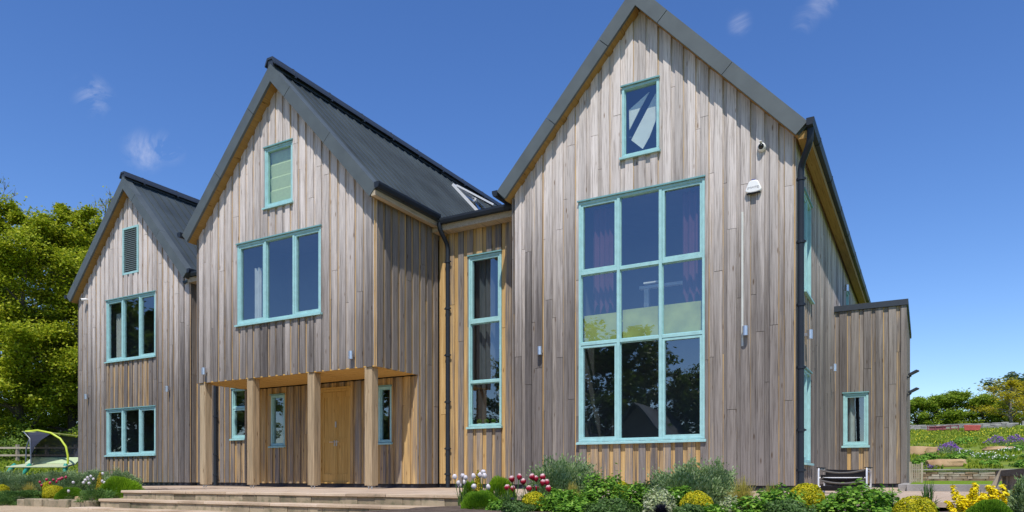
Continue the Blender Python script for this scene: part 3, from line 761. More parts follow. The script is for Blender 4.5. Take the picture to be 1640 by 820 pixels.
# ---- roofs
def roof(xc, hw, y0, y1, label):
    tipx = hw+.22
    mbr = MB()
    for s in (-1, 1):
        prof = [(xc, 9.62), (xc+s*tipx, 9.62-SL*tipx), (xc+s*(tipx-.14), 9.62-SL*tipx-.13), (xc, 9.34)]
        mbr.extrude(prof, y0+.061, y1)
        # standing seams
        y = y0+.20
        while y < y1:
            a, b = .16, tipx-.01
            mbr.hexa([(xc+s*a, y-.014, 9.622-SL*a), (xc+s*b, y-.014, 9.622-SL*b), (xc+s*b, y+.014, 9.622-SL*b), (xc+s*a, y+.014, 9.622-SL*a),
                      (xc+s*a+s*.02, y-.010, 9.652-SL*a), (xc+s*b+s*.02, y-.010, 9.652-SL*b), (xc+s*b+s*.02, y+.010, 9.652-SL*b), (xc+s*a+s*.02, y+.010, 9.652-SL*a)])
            y += .30
    rf = mbr.build('roof', M['roof'], house); rf['label'] = label
    # timber lining below
    ms = MB()
    for s in (-1, 1):
        a = 0.012; n = 9; L = (tipx-.145)
        for i in range(n):
            p, q = a+(L-a)*i/n, a+(L-a)*(i+1)/n-.006
            zb = 9.335
            ms.hexa([(xc+s*p, y0+.065, zb-.022-SL*p), (xc+s*q, y0+.065, zb-.022-SL*q), (xc+s*q, y1-.01, zb-.022-SL*q), (xc+s*p, y1-.01, zb-.022-SL*p),
                     (xc+s*p, y0+.065, zb-SL*p), (xc+s*q, y0+.065, zb-SL*q), (xc+s*q, y1-.01, zb-SL*q), (xc+s*p, y1-.01, zb-SL*p)], (rnd(), .4, 0))
    kid(ms, 'soffit', M['soffit'], rf)
    # bargeboards in segments
    for s in (-1, 1):
        for (yy0, yy1) in ((y0, y0+.06),):
            mbb = MB(); L = tipx; cuts = [0, .62, 1.82, L] if s > 0 else [0, .75, 1.9, L]
            for i in range(3):
                p, q = cuts[i]+(.004 if i else 0), cuts[i+1]-(.004 if i < 2 else 0)
                # perpendicular joints: lower edge shifted back by .17
                pl = p-.185 if i else 0; ql = q-.185
                t0, t1, b1, b0 = (xc+s*p, 9.665-SL*p), (xc+s*q, 9.665-SL*q), (xc+s*ql, 9.285-SL*ql), (xc+s*pl, 9.285-SL*pl)
                mbb.extrude([t0, t1, b1, b0], yy0+.002*(i % 2), yy1+.002*(i % 2), (rnd(), 0, 0))
                # folded flashing over the roof edge
                mbb.hexa([(t0[0], yy0+.002, t0[1]), (t1[0], yy0+.002, t1[1]), (t1[0], yy0+.24, t1[1]), (t0[0], yy0+.24, t0[1]),
                          (t0[0], yy0+.002, t0[1]+.012), (t1[0], yy0+.002, t1[1]+.012), (t1[0], yy0+.24, t1[1]+.012), (t0[0], yy0+.24, t0[1]+.012)])
            kid(mbb, 'bargeboard', M['barge'], rf)
    # ridge cap raised on dark battens
    mc = MB()
    mc.extrude([(xc-.17, 9.64), (xc-.15, 9.70), (xc-.09, 9.82), (xc+.09, 9.82), (xc+.15, 9.70), (xc+.17, 9.64), (xc+.14, 9.64), (xc+.07, 9.77), (xc-.07, 9.77), (xc-.14, 9.64)], y0-.01, y1)
    mc.box(xc-.08, xc+.08, y0+.01, y1-.01, 9.58, 9.769)
    y = y0+.6
    while y < y1: mc.extrude([(xc-.175, 9.60), (xc-.155, 9.71), (xc-.092, 9.83), (xc+.092, 9.83), (xc+.155, 9.71), (xc+.175, 9.60)], y, y+.05); y += 1.2
    kid(mc, 'ridge_cap', M['ridge'], rf)
    return rf
def gutter_x(xin, s, y0, y1, zt=6.34, name='gutter'):      # runs along y, s = outward sign
    mb = MB()
    prof = [(xin, zt), (xin+s*.125, zt), (xin+s*.125, zt-.05), (xin+s*.10, zt-.115), (xin+s*.03, zt-.125), (xin, zt-.11)]
    mb.extrude(prof, y0, y1)
    y = y0+.9
    while y < y1: mb.extrude([(xin-.0*s, zt+.004), (xin+s*.131, zt+.004), (xin+s*.131, zt-.053), (xin+s*.104, zt-.121), (xin+s*.03, zt-.131), (xin, zt-.115)], y, y+.05); y += 1.9
    return mb.build(name, M['gutter'], house)
def gutter_y(yin, x0, x1, zt=6.30):
    mb = MB()
    for a, b, e in [(x0, x1, 0)]+[(x0+.9*k, x0+.9*k+.05, .005) for k in range(1, int((x1-x0)/.9)+1)]:
        prof = [(yin, zt+e), (yin-.125-e, zt+e), (yin-.125-e, zt-.05), (yin-.10, zt-.115-e), (yin-.03, zt-.125-e), (yin, zt-.11-e)]
        mb.extrude(prof, a, b, ax='x')
    return mb.build('gutter', M['gutter'], house)
def pipe(pts, r=.05, collars=()):
    P = [Vector(p) for p in pts]; q = [P[0]]
    for i in range(1, len(P)-1):       # rounded bends
        a, b, c = P[i-1], P[i], P[i+1]
        d1 = (a-b).normalized()*min(.12, (a-b).length*.45); d2 = (c-b).normalized()*min(.12, (c-b).length*.45)
        for t in (0, .25, .5, .75, 1): q.append((b+d1)*(1-t)**2+b*2*t*(1-t)+(b+d2)*t*t)
    q.append(P[-1])
    mb = MB(); mb.tube(q, r, 14)
    x, y = P[-1].x, P[-1].y
    for z in collars:
        mb.tube([(x, y, z), (x, y, z+.05)], r+.012, 14)
        mb.box(x-.09, x+.09, y-.012, y+.012, z+.01, z+.04)
    return mb.build('downpipe', M['gutter'], house, True)
for (x0, x1, yf, y1, lb) in ((RX0, RX1, RY, BACK+.3, 'roof of the right gable'), (MX0, MX1, MY, BACK+.3, 'dark ribbed roof of the middle gable'), (FX0, FX1, FY, BACK+.3, 'roof of the left gable')):
    xc = (x0+x1)/2; hw = (x1-x0)/2
    rf = roof(xc, hw, yf-.255, y1, lb)
    tip = hw+.215
    if x0 == MX0:
        rM = rf; gutter_x(xc+tip, 1, yf-.31, LY-.38); gutter_x(xc-tip, -1, yf-.31, LY-.38)
        mb = MB(); mb.box(xc+tip-.14, xc+tip-.02, yf-.24, LY-.30, 6.10, 6.205, (.5, .1, 0)); mb.build('fascia', M['fascia'], house)
    elif x0 == RX0:
        gutter_x(xc+tip, 1, yf-.33, y1); gutter_x(xc-tip, -1, yf-.27, y1)
        mb = MB(); mb.box(xc+tip-.15, xc+tip+.03, yf-.18, y1-.02, 6.07, 6.195, (.5, .1, 0)); mb.build('fascia', M['soffit'], house)
    else:
        gutter_x(xc+tip, 1, yf-.27, y1); gutter_x(xc-tip, -1, yf-.27, y1)
# link flat roofs with gutter and fascia
for (x0, x1, yy) in ((MX1, RX0, LY), (FX1, MX0, LY)):
    mb = MB(); mb.box(x0-.25, x1+.18, yy-.26, BACK-.5, 6.03, 6.09); kid_ = mb.build('flat_roof', M['roof'], house)
    gutter_y(yy-.29, x0+.29, x1-.14 if x1 == RX0 else x1-.2, 6.25)
    mb = MB(); mb.box(x0+.02, x1-.005, yy-.285, yy-.262, 6.0, 6.14, (.4, .1, 0)); mb.box(x0+.02, x1-.005, yy-.26, yy+.0, 6.005, 6.027, (.6, .3, 0)); mb.build('fascia', M['fascia'], house)
pipe([(-1.70, 13.33, 6.26), (-1.70, 13.33, 6.0), (-1.885, 13.57, 5.70), (-1.885, 13.57, .0)], .055, (5.45, 4.35, 3.25, 2.15, 1.05, .35))
pipe([(-9.80, 13.82, 6.16), (-9.80, 13.84, 6.02), (-9.77, 14.13, 5.72), (-9.77, 14.13, .0)], .05, (5.3, 4.2, 3.1, 2.0, .9, .3))
pipe([(-17.97, 13.85, 6.14), (-17.97, 13.86, 6.0), (-17.97, 14.13, 5.72), (-17.97, 14.13, .0)], .05, (4.2, 3.1, 2.0, .9, .3))

# open roof light on the mid roof, right slope
def onslope(dx, y, h=0):
    xc = (MX0+MX1)/2; n = Vector((SL, 0, 1)).normalized()
    p = Vector((xc+dx, y, 9.62-SL*dx))+n*h; return tuple(p)
def slope_box(mb, a0, a1, y0, y1, h0, h1, c=(.5, .3, 0)):
    mb.hexa([onslope(a0, y0, h0), onslope(a1, y0, h0), onslope(a1, y1, h0), onslope(a0, y1, h0), onslope(a0, y0, h1), onslope(a1, y0, h1), onslope(a1, y1, h1), onslope(a0, y1, h1)], c)
for yy in (18.3, 20.6):
    mb = MB(); y0, y1, a0, a1 = yy, yy+1.2, .45, 1.65
    slope_box(mb, a0, a1, y0, y0+.07, .0, .09); slope_box(mb, a0, a1, y1-.07, y1, .0, .09); slope_box(mb, a0, a0+.06, y0+.07, y1-.07, 0, .088); slope_box(mb, a1-.06, a1, y0+.07, y1-.07, 0, .088)
    rl = mb.build('roof_light', M['alu'], house)
    mb = MB(); slope_box(mb, a0+.06, a1-.06, y0+.07, y1-.07, .033, .04); kid(mb, 'pane', M['glass'], rl)
    # sash swung open about its upper edge
    mb = MB(); n = Vector((SL, 0, 1)).normalized(); d = Vector((1, 0, -SL)).normalized(); ang = R(15 if yy < 20 else 9)
    dd = d*math.cos(ang)+n*math.sin(ang); nn = n*math.cos(ang)-d*math.sin(ang); P0 = Vector(onslope(a0+.1, 0, .1))
    def sb(l0, l1, ya, yb, h0, h1):
        q = lambda l, y, h: tuple(P0+dd*l+nn*h+Vector((0, y, 0)))
        mb.hexa([q(l0, ya, h0), q(l1, ya, h0), q(l1, yb, h0), q(l0, yb, h0), q(l0, ya, h1), q(l1, ya, h1), q(l1, yb, h1), q(l0, yb, h1)])
    Ls = 1.55
    sb(0, Ls, y0, y0+.07, 0, .05); sb(0, Ls, y1-.07, y1, 0, .05); sb(0, .07, y0+.07, y1-.07, .001, .049); sb(Ls-.07, Ls, y0+.07, y1-.07, .001, .049)
    kid(mb, 'sash', M['alu'], rl)
    mb = MB(); sb(.07, Ls-.07, y0+.07, y1-.07, .02, .03); kid(mb, 'blind', M['curt_pale'], rl)

# ---- flat roofed extension
EX0, EX1, EY, EB = RX1, -.37, 19.7, 24.5
frE = frame(EX0+.001, EY, 1, 0)
opsE = [(-1.76-EX0, -1.19-EX0, 1.03, 2.32)]
clad('wall', frE, EX1-EX0, .1, lambda u: 4.36, opsE, .2, lighten=lambda z, q: .25+.4*q, edge=.5, label='front wall of the flat roofed extension', period=.27)
clad('wall', frame(EX1, EY, 0, 1), EB-EY, .1, lambda u: 4.36, (), .2, period=.27)
clad('wall', frame(EX1, EB, -1, 0), EX1-EX0, .1, lambda u: 4.36, (), .2)
w = window(frE, opsE[0][0], opsE[0][1], 1.03, 2.32, sash={(0, 0)}, label='small window of the extension with a pale curtain', depth=1.0)
curtain(frE, opsE[0][0]+.1, opsE[0][0]+.26, -.25, 1.0, 2.3, M['curt_pale'], w)
mb = MB(); mb.box(EX0+.05, EX1-.04, EY+.05, EB-.05, -.2, .094); mb.build('plinth', M['plinth'], house)
mb = MB(); mb.box(EX0-.0+.003, EX1+.035, EY-.04, EB+.04, 4.362, 4.50); mb.build('coping', M['ridge'], house)

# ------------------------------------------------------------------ things fixed to the house
def wall_lamp(fr, u, z, label):
    root = empty('wall_lamp', fr(u, 0, z))
    tag(root, label, 'wall lamp', 'steel cylinder lamps on the house walls')
    n = Vector(fr(0, 1, 0))-Vector(fr(0, 0, 0)); ax = n*.085
    mb = MB(); mb.lathe(ax.x, ax.y, [(.040, -.085), (.052, -.085), (.052, .085), (.048, .088), (.042, .088)], 20)
    kid(mb, 'lamp_body', M['steel'], root, True)
    mb = MB(); t = Vector((-n.y, n.x, 0))
    def q(a, b, c): return tuple(t*a+n*b+Vector((0, 0, c)))
    mb.hexa([q(-.03, 0, -.03), q(.03, 0, -.03), q(.03, .045, -.03), q(-.03, .045, -.03), q(-.03, 0, .03), q(.03, 0, .03), q(.03, .045, .03), q(-.03, .045, .03)])
    kid(mb, 'bracket', M['steel'], root)
    return root
wall_lamp(frR, -6.96-RX0, 2.88, 'steel cylinder lamp on the right gable left of the big window')
wall_lamp(frR, -2.80-RX0, 2.88, 'steel cylinder lamp on the right gable right of the big window')
wall_lamp(frM, -15.48-MX0, 2.87, 'steel cylinder lamp above the leftmost porch post')
wall_lamp(frM, -10.70-MX0, 2.87, 'steel cylinder lamp above the rightmost porch post')
wall_lamp(frF, -24.09-FX0, 2.92, 'steel cylinder lamp near the left edge of the left gable')
wall_lamp(frF, -19.87-FX0, 2.92, 'steel cylinder lamp on the left gable nearest the porch')
wall_lamp(frRs, 14.62-RY, 2.93, 'steel cylinder lamp just behind the corner downpipe')
wall_lamp(frRs, 18.9-RY, 2.87, 'steel cylinder lamp on the side wall beside the extension corner')
wall_lamp(frRs, 22.1-RY, 5.5, 'steel cylinder lamp on the side wall high above the extension roof')

# dome camera
root = empty('security_camera', (-2.53, RY, 6.14)); tag(root, 'white dome camera high on the right gable above the alarm box', 'camera')
def disc_y(mb, x, y0, y1, z, r0, r1, n=20): mb.tube([(x, y0, z), (x, y1, z)], [r0, r1], n)
mb = MB(); mb.tube([(0, 0, 0), (0, -.05, 0), (0, -.075, -.005)], [.075, .072, .055], 20); kid(mb, 'mount', M['white'], root, True)
mb = MB(); mb.tube([(0, -.07, 0), (0, -.09, 0), (0, -.11, 0), (0, -.122, 0)], [.052, .046, .030, .006], 20); kid(mb, 'dome', M['blackg'], root, True)
mb = MB(); mb.box(-.02, .02, -.14, -.04, .062, .075); kid(mb, 'hood', M['white'], root)
# small bullet camera far left
root = empty('security_camera', (-24.15, FY, 6.15)); tag(root, 'small white camera at the top left edge of the left gable', 'camera')
mb = MB(); mb.tube([(0, 0, 0), (0, -.06, 0)], .028, 12); mb.tube([(0, -.06, -.01), (-.04, -.2, -.04)], [.045, .045], 14); kid(mb, 'camera_body', M['white'], root, True)
mb = MB(); mb.tube([(-.039, -.196, -.039), (-.044, -.215, -.044)], [.035, .035], 14); kid(mb, 'lens', M['blackg'], root, True)

# alarm box
root = empty('alarm_box', (-2.665, RY, 5.46)); tag(root, 'white alarm sounder with grey lettering on the right gable', 'alarm')
def plate(prof, y0, y1, name, m, bw=.012):
    mb = MB(); mb.extrude(prof, y0, y1); o = kid(mb, name, m, root); bevel(o, bw, 3); return o
plate([(-.145, -.065), (-.125, -.10), (-.05, -.115), (.05, -.115), (.125, -.10), (.145, -.065), (.085, .085), (.04, .11), (-.04, .11), (-.085, .085)], -.075, .0, 'case', M['white'], .02)
plate([(-.045, .106), (.045, .106), (.035, .128), (-.035, .128)], -.06, -.01, 'beacon', M['bluep'], .006)
plate([(-.12, -.122), (.12, -.122), (.10, -.104), (-.10, -.104)], -.068, -.01, 'base_strip', M['blackg'], .004)
tcv = bpy.data.curves.new('lettering', 'FONT'); tcv.body = "(MWITE)"; tcv.size = .055; tcv.align_x = 'CENTER'; tcv.extrude = .001
to = bpy.data.objects.new('lettering', tcv); col.objects.link(to); to.parent = root; to.location = (0, -.0765, -.045); to.rotation_euler = (R(90), 0, 0)
tcv.materials.append(simple('grey_ink', (.22, .22, .25)))
bpy.context.view_layer.update()
me_ = bpy.data.meshes.new_from_object(to.evaluated_get(bpy.context.evaluated_depsgraph_get())); t2 = bpy.data.objects.new('letters', me_); col.objects.link(t2)
t2.parent = root; t2.location = to.location; t2.rotation_euler = to.rotation_euler; bpy.data.objects.remove(to, do_unlink=True)
if not me_.materials: me_.materials.append(bpy.data.materials['grey_ink'])

mb = MB(); mb.fbox(frR, -2.885-RX0, -2.85-RX0, .002, .012, 2.62, 5.05, (.9, 0, 1)); mb.build('batten', M['curt_pale'], house)['label'] = 'pale narrow batten between the alarm box and the lamp'
# flood lights on the extension
for i, z in enumerate((2.69, 2.27)):
    root = empty('flood_light', (EX1, 19.75, z)); tag(root, '%s of two dark flood lights on the side of the extension' % ('upper' if i == 0 else 'lower'), 'flood light', 'flood lights on the extension')
    mb = MB(); mb.tube([(0, 0, -.06), (.06, 0, -.05), (.1, 0, -.02)], .014, 8); mb.box(-.001, .02, -.04, .04, -.1, -.02); kid(mb, 'arm', M['gutter'], root)
    mb = MB(); a = R(32)
    def q(l, y, h): return (.05+l*math.cos(a)-h*math.sin(a), y, -.02+l*math.sin(a)+h*math.cos(a))
    mb.hexa([q(0, -.09, -.01), q(.24, -.10, -.03), q(.24, .10, -.03), q(0, .09, -.01), q(0, -.07, .05), q(.2, -.08, .035), q(.2, .08, .035), q(0, .07, .05)])
    o = kid(mb, 'lamp_head', M['gutter'], root); bevel(o, .012, 2)

# little pots on the stair window sill
def pot(x, wh):
    root = empty('potted_plant', (x, LY+.26, 1.425)); tag(root, wh+' of four small green plants in white pots inside the stair window', 'potted plant', 'plant pots inside the stair window')
    mb = MB(); mb.lathe(0, 0, [(.035, 0), (.05, .09), (.046, .09), (.04, .07)], 14); kid(mb, 'pot', M['white'], root, True)
    n = 120; c = RNG.normal(size=(n, 3)); c /= np.linalg.norm(c, axis=1, keepdims=True); c = c*.055+np.array([0, 0, .13])
    leaf_mesh('foliage', c, RNG.normal(size=(n, 3)), .03, .018, LM['leafy'], root); return root
for x, wh in ((-9.09, 'leftmost'), (-8.90, 'second from the left'), (-8.71, 'third from the left'), (-8.52, 'rightmost')): pot(x, wh)
mb = MB(); mb.box(-9.2, -8.39, LY+.14, LY+.36, 1.405, 1.4235); o = mb.build('window_board', M['white'], house)

# ------------------------------------------------------------------ sling chair
root = empty('sling_chair', (-1.06, 12.15, 0.004), R(-2)); tag(root, 'black leather sling chair with bright steel tube frame on the terrace', 'chair')
W2, D2, Hh = .33, .28, .37
for s in (-1, 1):
    mb = MB(); x = s*W2
    mb.tube([(x, -D2, .012), (x, -D2, Hh-.03), (x, -D2+.03, Hh), (x, D2-.03, Hh), (x, D2, Hh-.03), (x, D2, .012), (x, D2-.02, .012), (x, -D2+.02, .012)], .013, 10)
    kid(mb, 'side_frame', M['chrome'], root, True)
mb = MB()
for (y, z) in ((-D2+.02, .10), (-D2+.02, .235), (D2-.05, .10), (D2-.05, .33)): mb.tube([(-W2, y, z), (W2, y, z)], .012, 10)
kid(mb, 'cross_tube', M['chrome'], root, True)
def sling(y0, z0, y1, z1, sag, m, name, w=W2-.03, th=.012):
    mb = MB(); n = 12; pts = []
    for i in range(n+1):
        t = i/n; x = -w+2*w*t; s = sag*4*t*(1-t)
        pts.append([(x, y0, z0-s), (x, y1, z1-s), (x, y1, z1-s-th), (x, y0, z0-s-th)])
    v = [p for r_ in pts for p in r_]
    f = [(4*i+a, 4*i+(a+1) % 4, 4*i+4+(a+1) % 4, 4*i+4+a) for i in range(n) for a in range(4)]+[(0, 1, 2, 3), (4*n, 4*n+3, 4*n+2, 4*n+1)]
    mb.poly(v, f); return kid(mb, name, m, root, True)
sling(-D2+.0, .245, D2-.05, .14, .02, M['leather'], 'seat')
sling(D2-.10, .36, D2-.06, .20, .012, M['leather'], 'backrest')
sling(D2-.02, .37, D2-.015, .28, .012, M['leather'], 'backrest')
sling(-D2-.012, .365, -D2+.01, .35, .045, M['greyleather'], 'strap', th=.014); sling(-D2-.012, .21, -D2+.01, .195, .045, M['greyleather'], 'strap', th=.014)
sling(-D2+.0, .28, -D2+.03, .215, .0, M['leather'], 'front_roll'); sling(-D2+.0, .115, -D2+.03, .05, .0, M['leather'], 'front_roll')
for s in (-1, 1):
    mb = MB(); mb.box(s*W2-.035, s*W2+.035, -D2+.03, D2-.03, Hh+.012, Hh+.024); kid(mb, 'armrest', M['leather'], root)

# ------------------------------------------------------------------ right background
mb = MB(); x = -.28
while x < 3.4:
    w_ = U(.7, 1.0); mb.box(x, x+w_-.008, 14.72, 14.98, -.05, .125+U(-.003, .003), (rnd(), .3, 0)); x += w_
y = 14.98
while y < 19.6:
    w_ = U(.7, 1.0); mb.box(-.42, -.26, y, min(y+w_, 19.66)-.008, -.05, .12+U(-.003, .003), (rnd(), .3, 0)); y += w_
o = mb.build('kerb', M['kerb']); bevel(o, .008, 1); tag(o, 'grey stone kerb between the terrace and the lawn', 'kerb')

def stone_wall(name, x0, x1, y, z0f, h, th, sx, sz, m, label, cat, skew=0, cap=None):
    mb = MB(); z = 0
    while z < h:
        dz = min(sz*U(.7, 1.4), h-z+.01); x = x0
        while x < x1:
            w_ = sx*U(.5, 1.6); zz = z0f(x)
            mb.hexa([(x, y+skew*(x-x0)+U(-.03, .0), zz+z), (x+w_-.012, y+skew*(x-x0)+U(-.03, 0), zz+z), (x+w_-.012, y+th, zz+z), (x, y+th, zz+z),
                     (x+.01, y+skew*(x-x0)+U(-.03, .0), zz+z+dz-.01), (x+w_-.02, y+skew*(x-x0)+U(-.03, 0), zz+z+dz-.01+U(-.008, .0)), (x+w_-.02, y+th, zz+z+dz-.01), (x+.01, y+th, zz+z+dz-.01)], (rnd(), .3, 0)); x += w_
        z += dz
    mb.box(x0, x1, y+.08, y+th-.02, min(z0f(x0), z0f(x1))-.2, max(z0f(x0), z0f(x1))+h*.9, (0, 0, 0)) if skew == 0 else None
    o = mb.build(name, m, None)
    if cap:
        mc = MB(); x = x0
        while x < x1:
            w_ = U(.5, .9); mc.box(x, x+w_-.01, y-.07, y+th+.04, z0f(x)+h+.012, z0f(x)+h+.055, (rnd(), .3, 0)); x += w_
        c = mc.build('coping', cap); c.parent = o
    tag(o, label, cat); return o
stone_wall('stone_wall', -1.6, 12, 32.7, lambda x: .10, .42, .4, .34, .085, M['rubble'], 'low rubble stone retaining wall behind the lawn', 'wall', cap=M['kerb'])
stone_wall('stone_wall', -14, 5.4, 66.5, lambda x: GH(x, 66.5)-.05, .50, .4, .55, .14, M['drywall'], 'grey dry stone wall crossing the top of the flowery bank', 'wall')
stone_wall('stone_wall', 7.5, 22, 78, lambda x: GH(x, 78)-.05+.012*(x-7), .35, .4, .7, .14, M['drywall'], 'low stone wall at the edge of the far field on the right', 'wall')
for (x, y, sx, sy, sz, sd, lb) in ((-.35, 41.3, .85, .45, .33, 1, 'pale sandstone boulder half hidden behind the extension'), (.75, 34.4, .85, .35, .22, 2, 'flat sandstone boulder just above the retaining wall'), (3.2, 42.8, .8, .4, .18, 5, 'low sandstone slab on the bank to the right of the purple flowers'), (.3, 41.0, .33, .2, .3, 7, 'darker rounded boulder leaning on the pale one')):
    rock('boulder', (x, y, GH(x, y)+sz*.45), (sx, sy, sz), sd, M['boulder'], lb)
# gate post / slatted gate beside extension
root = empty('garden_gate', (-.32, 19.85, .10)); tag(root, 'small slatted timber gate beside the extension corner', 'gate')
mb = MB(); mb.box(0, .05, -.02, .03, 0, .52, (.8, .2, 0)); mb.box(.24, .29, -.02, .03, 0, .50, (.8, .2, 0)); kid(mb, 'gate_post', M['tim_fence'], root)
mb = MB()
for i in range(4): mb.box(.055+i*.045, .085+i*.045, .0, .015, .03, .47, (rnd(), .2, 0))
mb.box(.05, .24, .016, .03, .10, .14); mb.box(.05, .24, .016, .03, .36, .40); kid(mb, 'slat_panel', M['tim_fence'], root)

# dark timber box at the right edge, with a leaning plank
root = empty('timber_box', (.95, 11.2, 0)); tag(root, 'low dark timber box with a thick overhanging lid at the right edge of the terrace', 'timber box')
mb = MB(); z = .02
for i in range(9): mb.box(.10, .13, -2.2+i*.46, -2.2+i*.46+.45, .0, .26, (rnd(), .1, 0))
mb.box(.131, 1.4, 1.9, 1.93, 0, .26, (.5, .1, 0)); mb.box(.131, 1.4, -2.2, -2.17, 0, .26, (.5, .1, 0))
for i in range(3): mb.box(.06, .10, -2.18+i*2.0, -2.10+i*2.0, 0, .265, (.2, 0, 0))
kid(mb, 'box_side', M['tim_grey'], root)
mb = MB()
for i in range(7): mb.box(.0+i*.21, .205+i*.21, -2.3, 2.1, .262, .345+.003*i, (rnd(), .0, 0))
kid(mb, 'lid', M['tim_dark'], root)
root = empty('plank', (.80, 12.55, 0)); tag(root, 'short grey plank leaning against the timber box', 'plank')
mb = MB(); mb.hexa([(-.02, -.05, .0), (.05, -.05, .0), (.05, .05, 0), (-.02, .05, 0), (.15, -.05, .37), (.22, -.05, .36), (.22, .05, .36), (.15, .05, .37)], (.7, .2, 0)); kid(mb, 'board', M['tim_fence'], root)

# faded red box by the far wall
root = empty('metal_trough', (3.0, 62.6, GH(3.0, 62.6))); root.scale = (.85, .85, .8); tag(root, 'faded red metal trough standing in the meadow by the dry stone wall', 'trough')
M['red'] = simple('faded_red', (.50, .10, .08), .6, 0, .2, 3); M['red2'] = simple('dull_red', (.22, .06, .07), .7, 0, .3, 3)
mb = MB(); mb.hexa([(-.55, -.3, .1), (.55, -.3, .1), (.5, .3, .1), (-.5, .3, .1), (-.62, -.36, .62), (.66, -.36, .55), (.6, .36, .62), (-.6, .36, .66)]); o = kid(mb, 'tank', M['red'], root); bevel(o, .03, 2)
mb = MB(); mb.box(-.45, -.38, -.25, .25, 0, .1); mb.box(.38, .45, -.25, .25, 0, .1); kid(mb, 'skid', M['red2'], root)
root = empty('metal_rack', (1.2, 63.4, GH(1.2, 63.4))); tag(root, 'long rusty red metal rack lying in front of the dry stone wall', 'rack')
mb = MB()
for z in (.15, .38): mb.tube([(-1.0, 0, z), (1.0, 0, z+.05)], .035, 6)
for x in (-1, -.5, 0, .5, 1): mb.tube([(x, 0, 0), (x, 0, .48)], .03, 6); mb.tube([(x, 0, .42), (x, .5, .0)], .03, 6)
mb.box(-.9, .2, .02, .2, .2, .42); kid(mb, 'rack_frame', M['red2'], root)

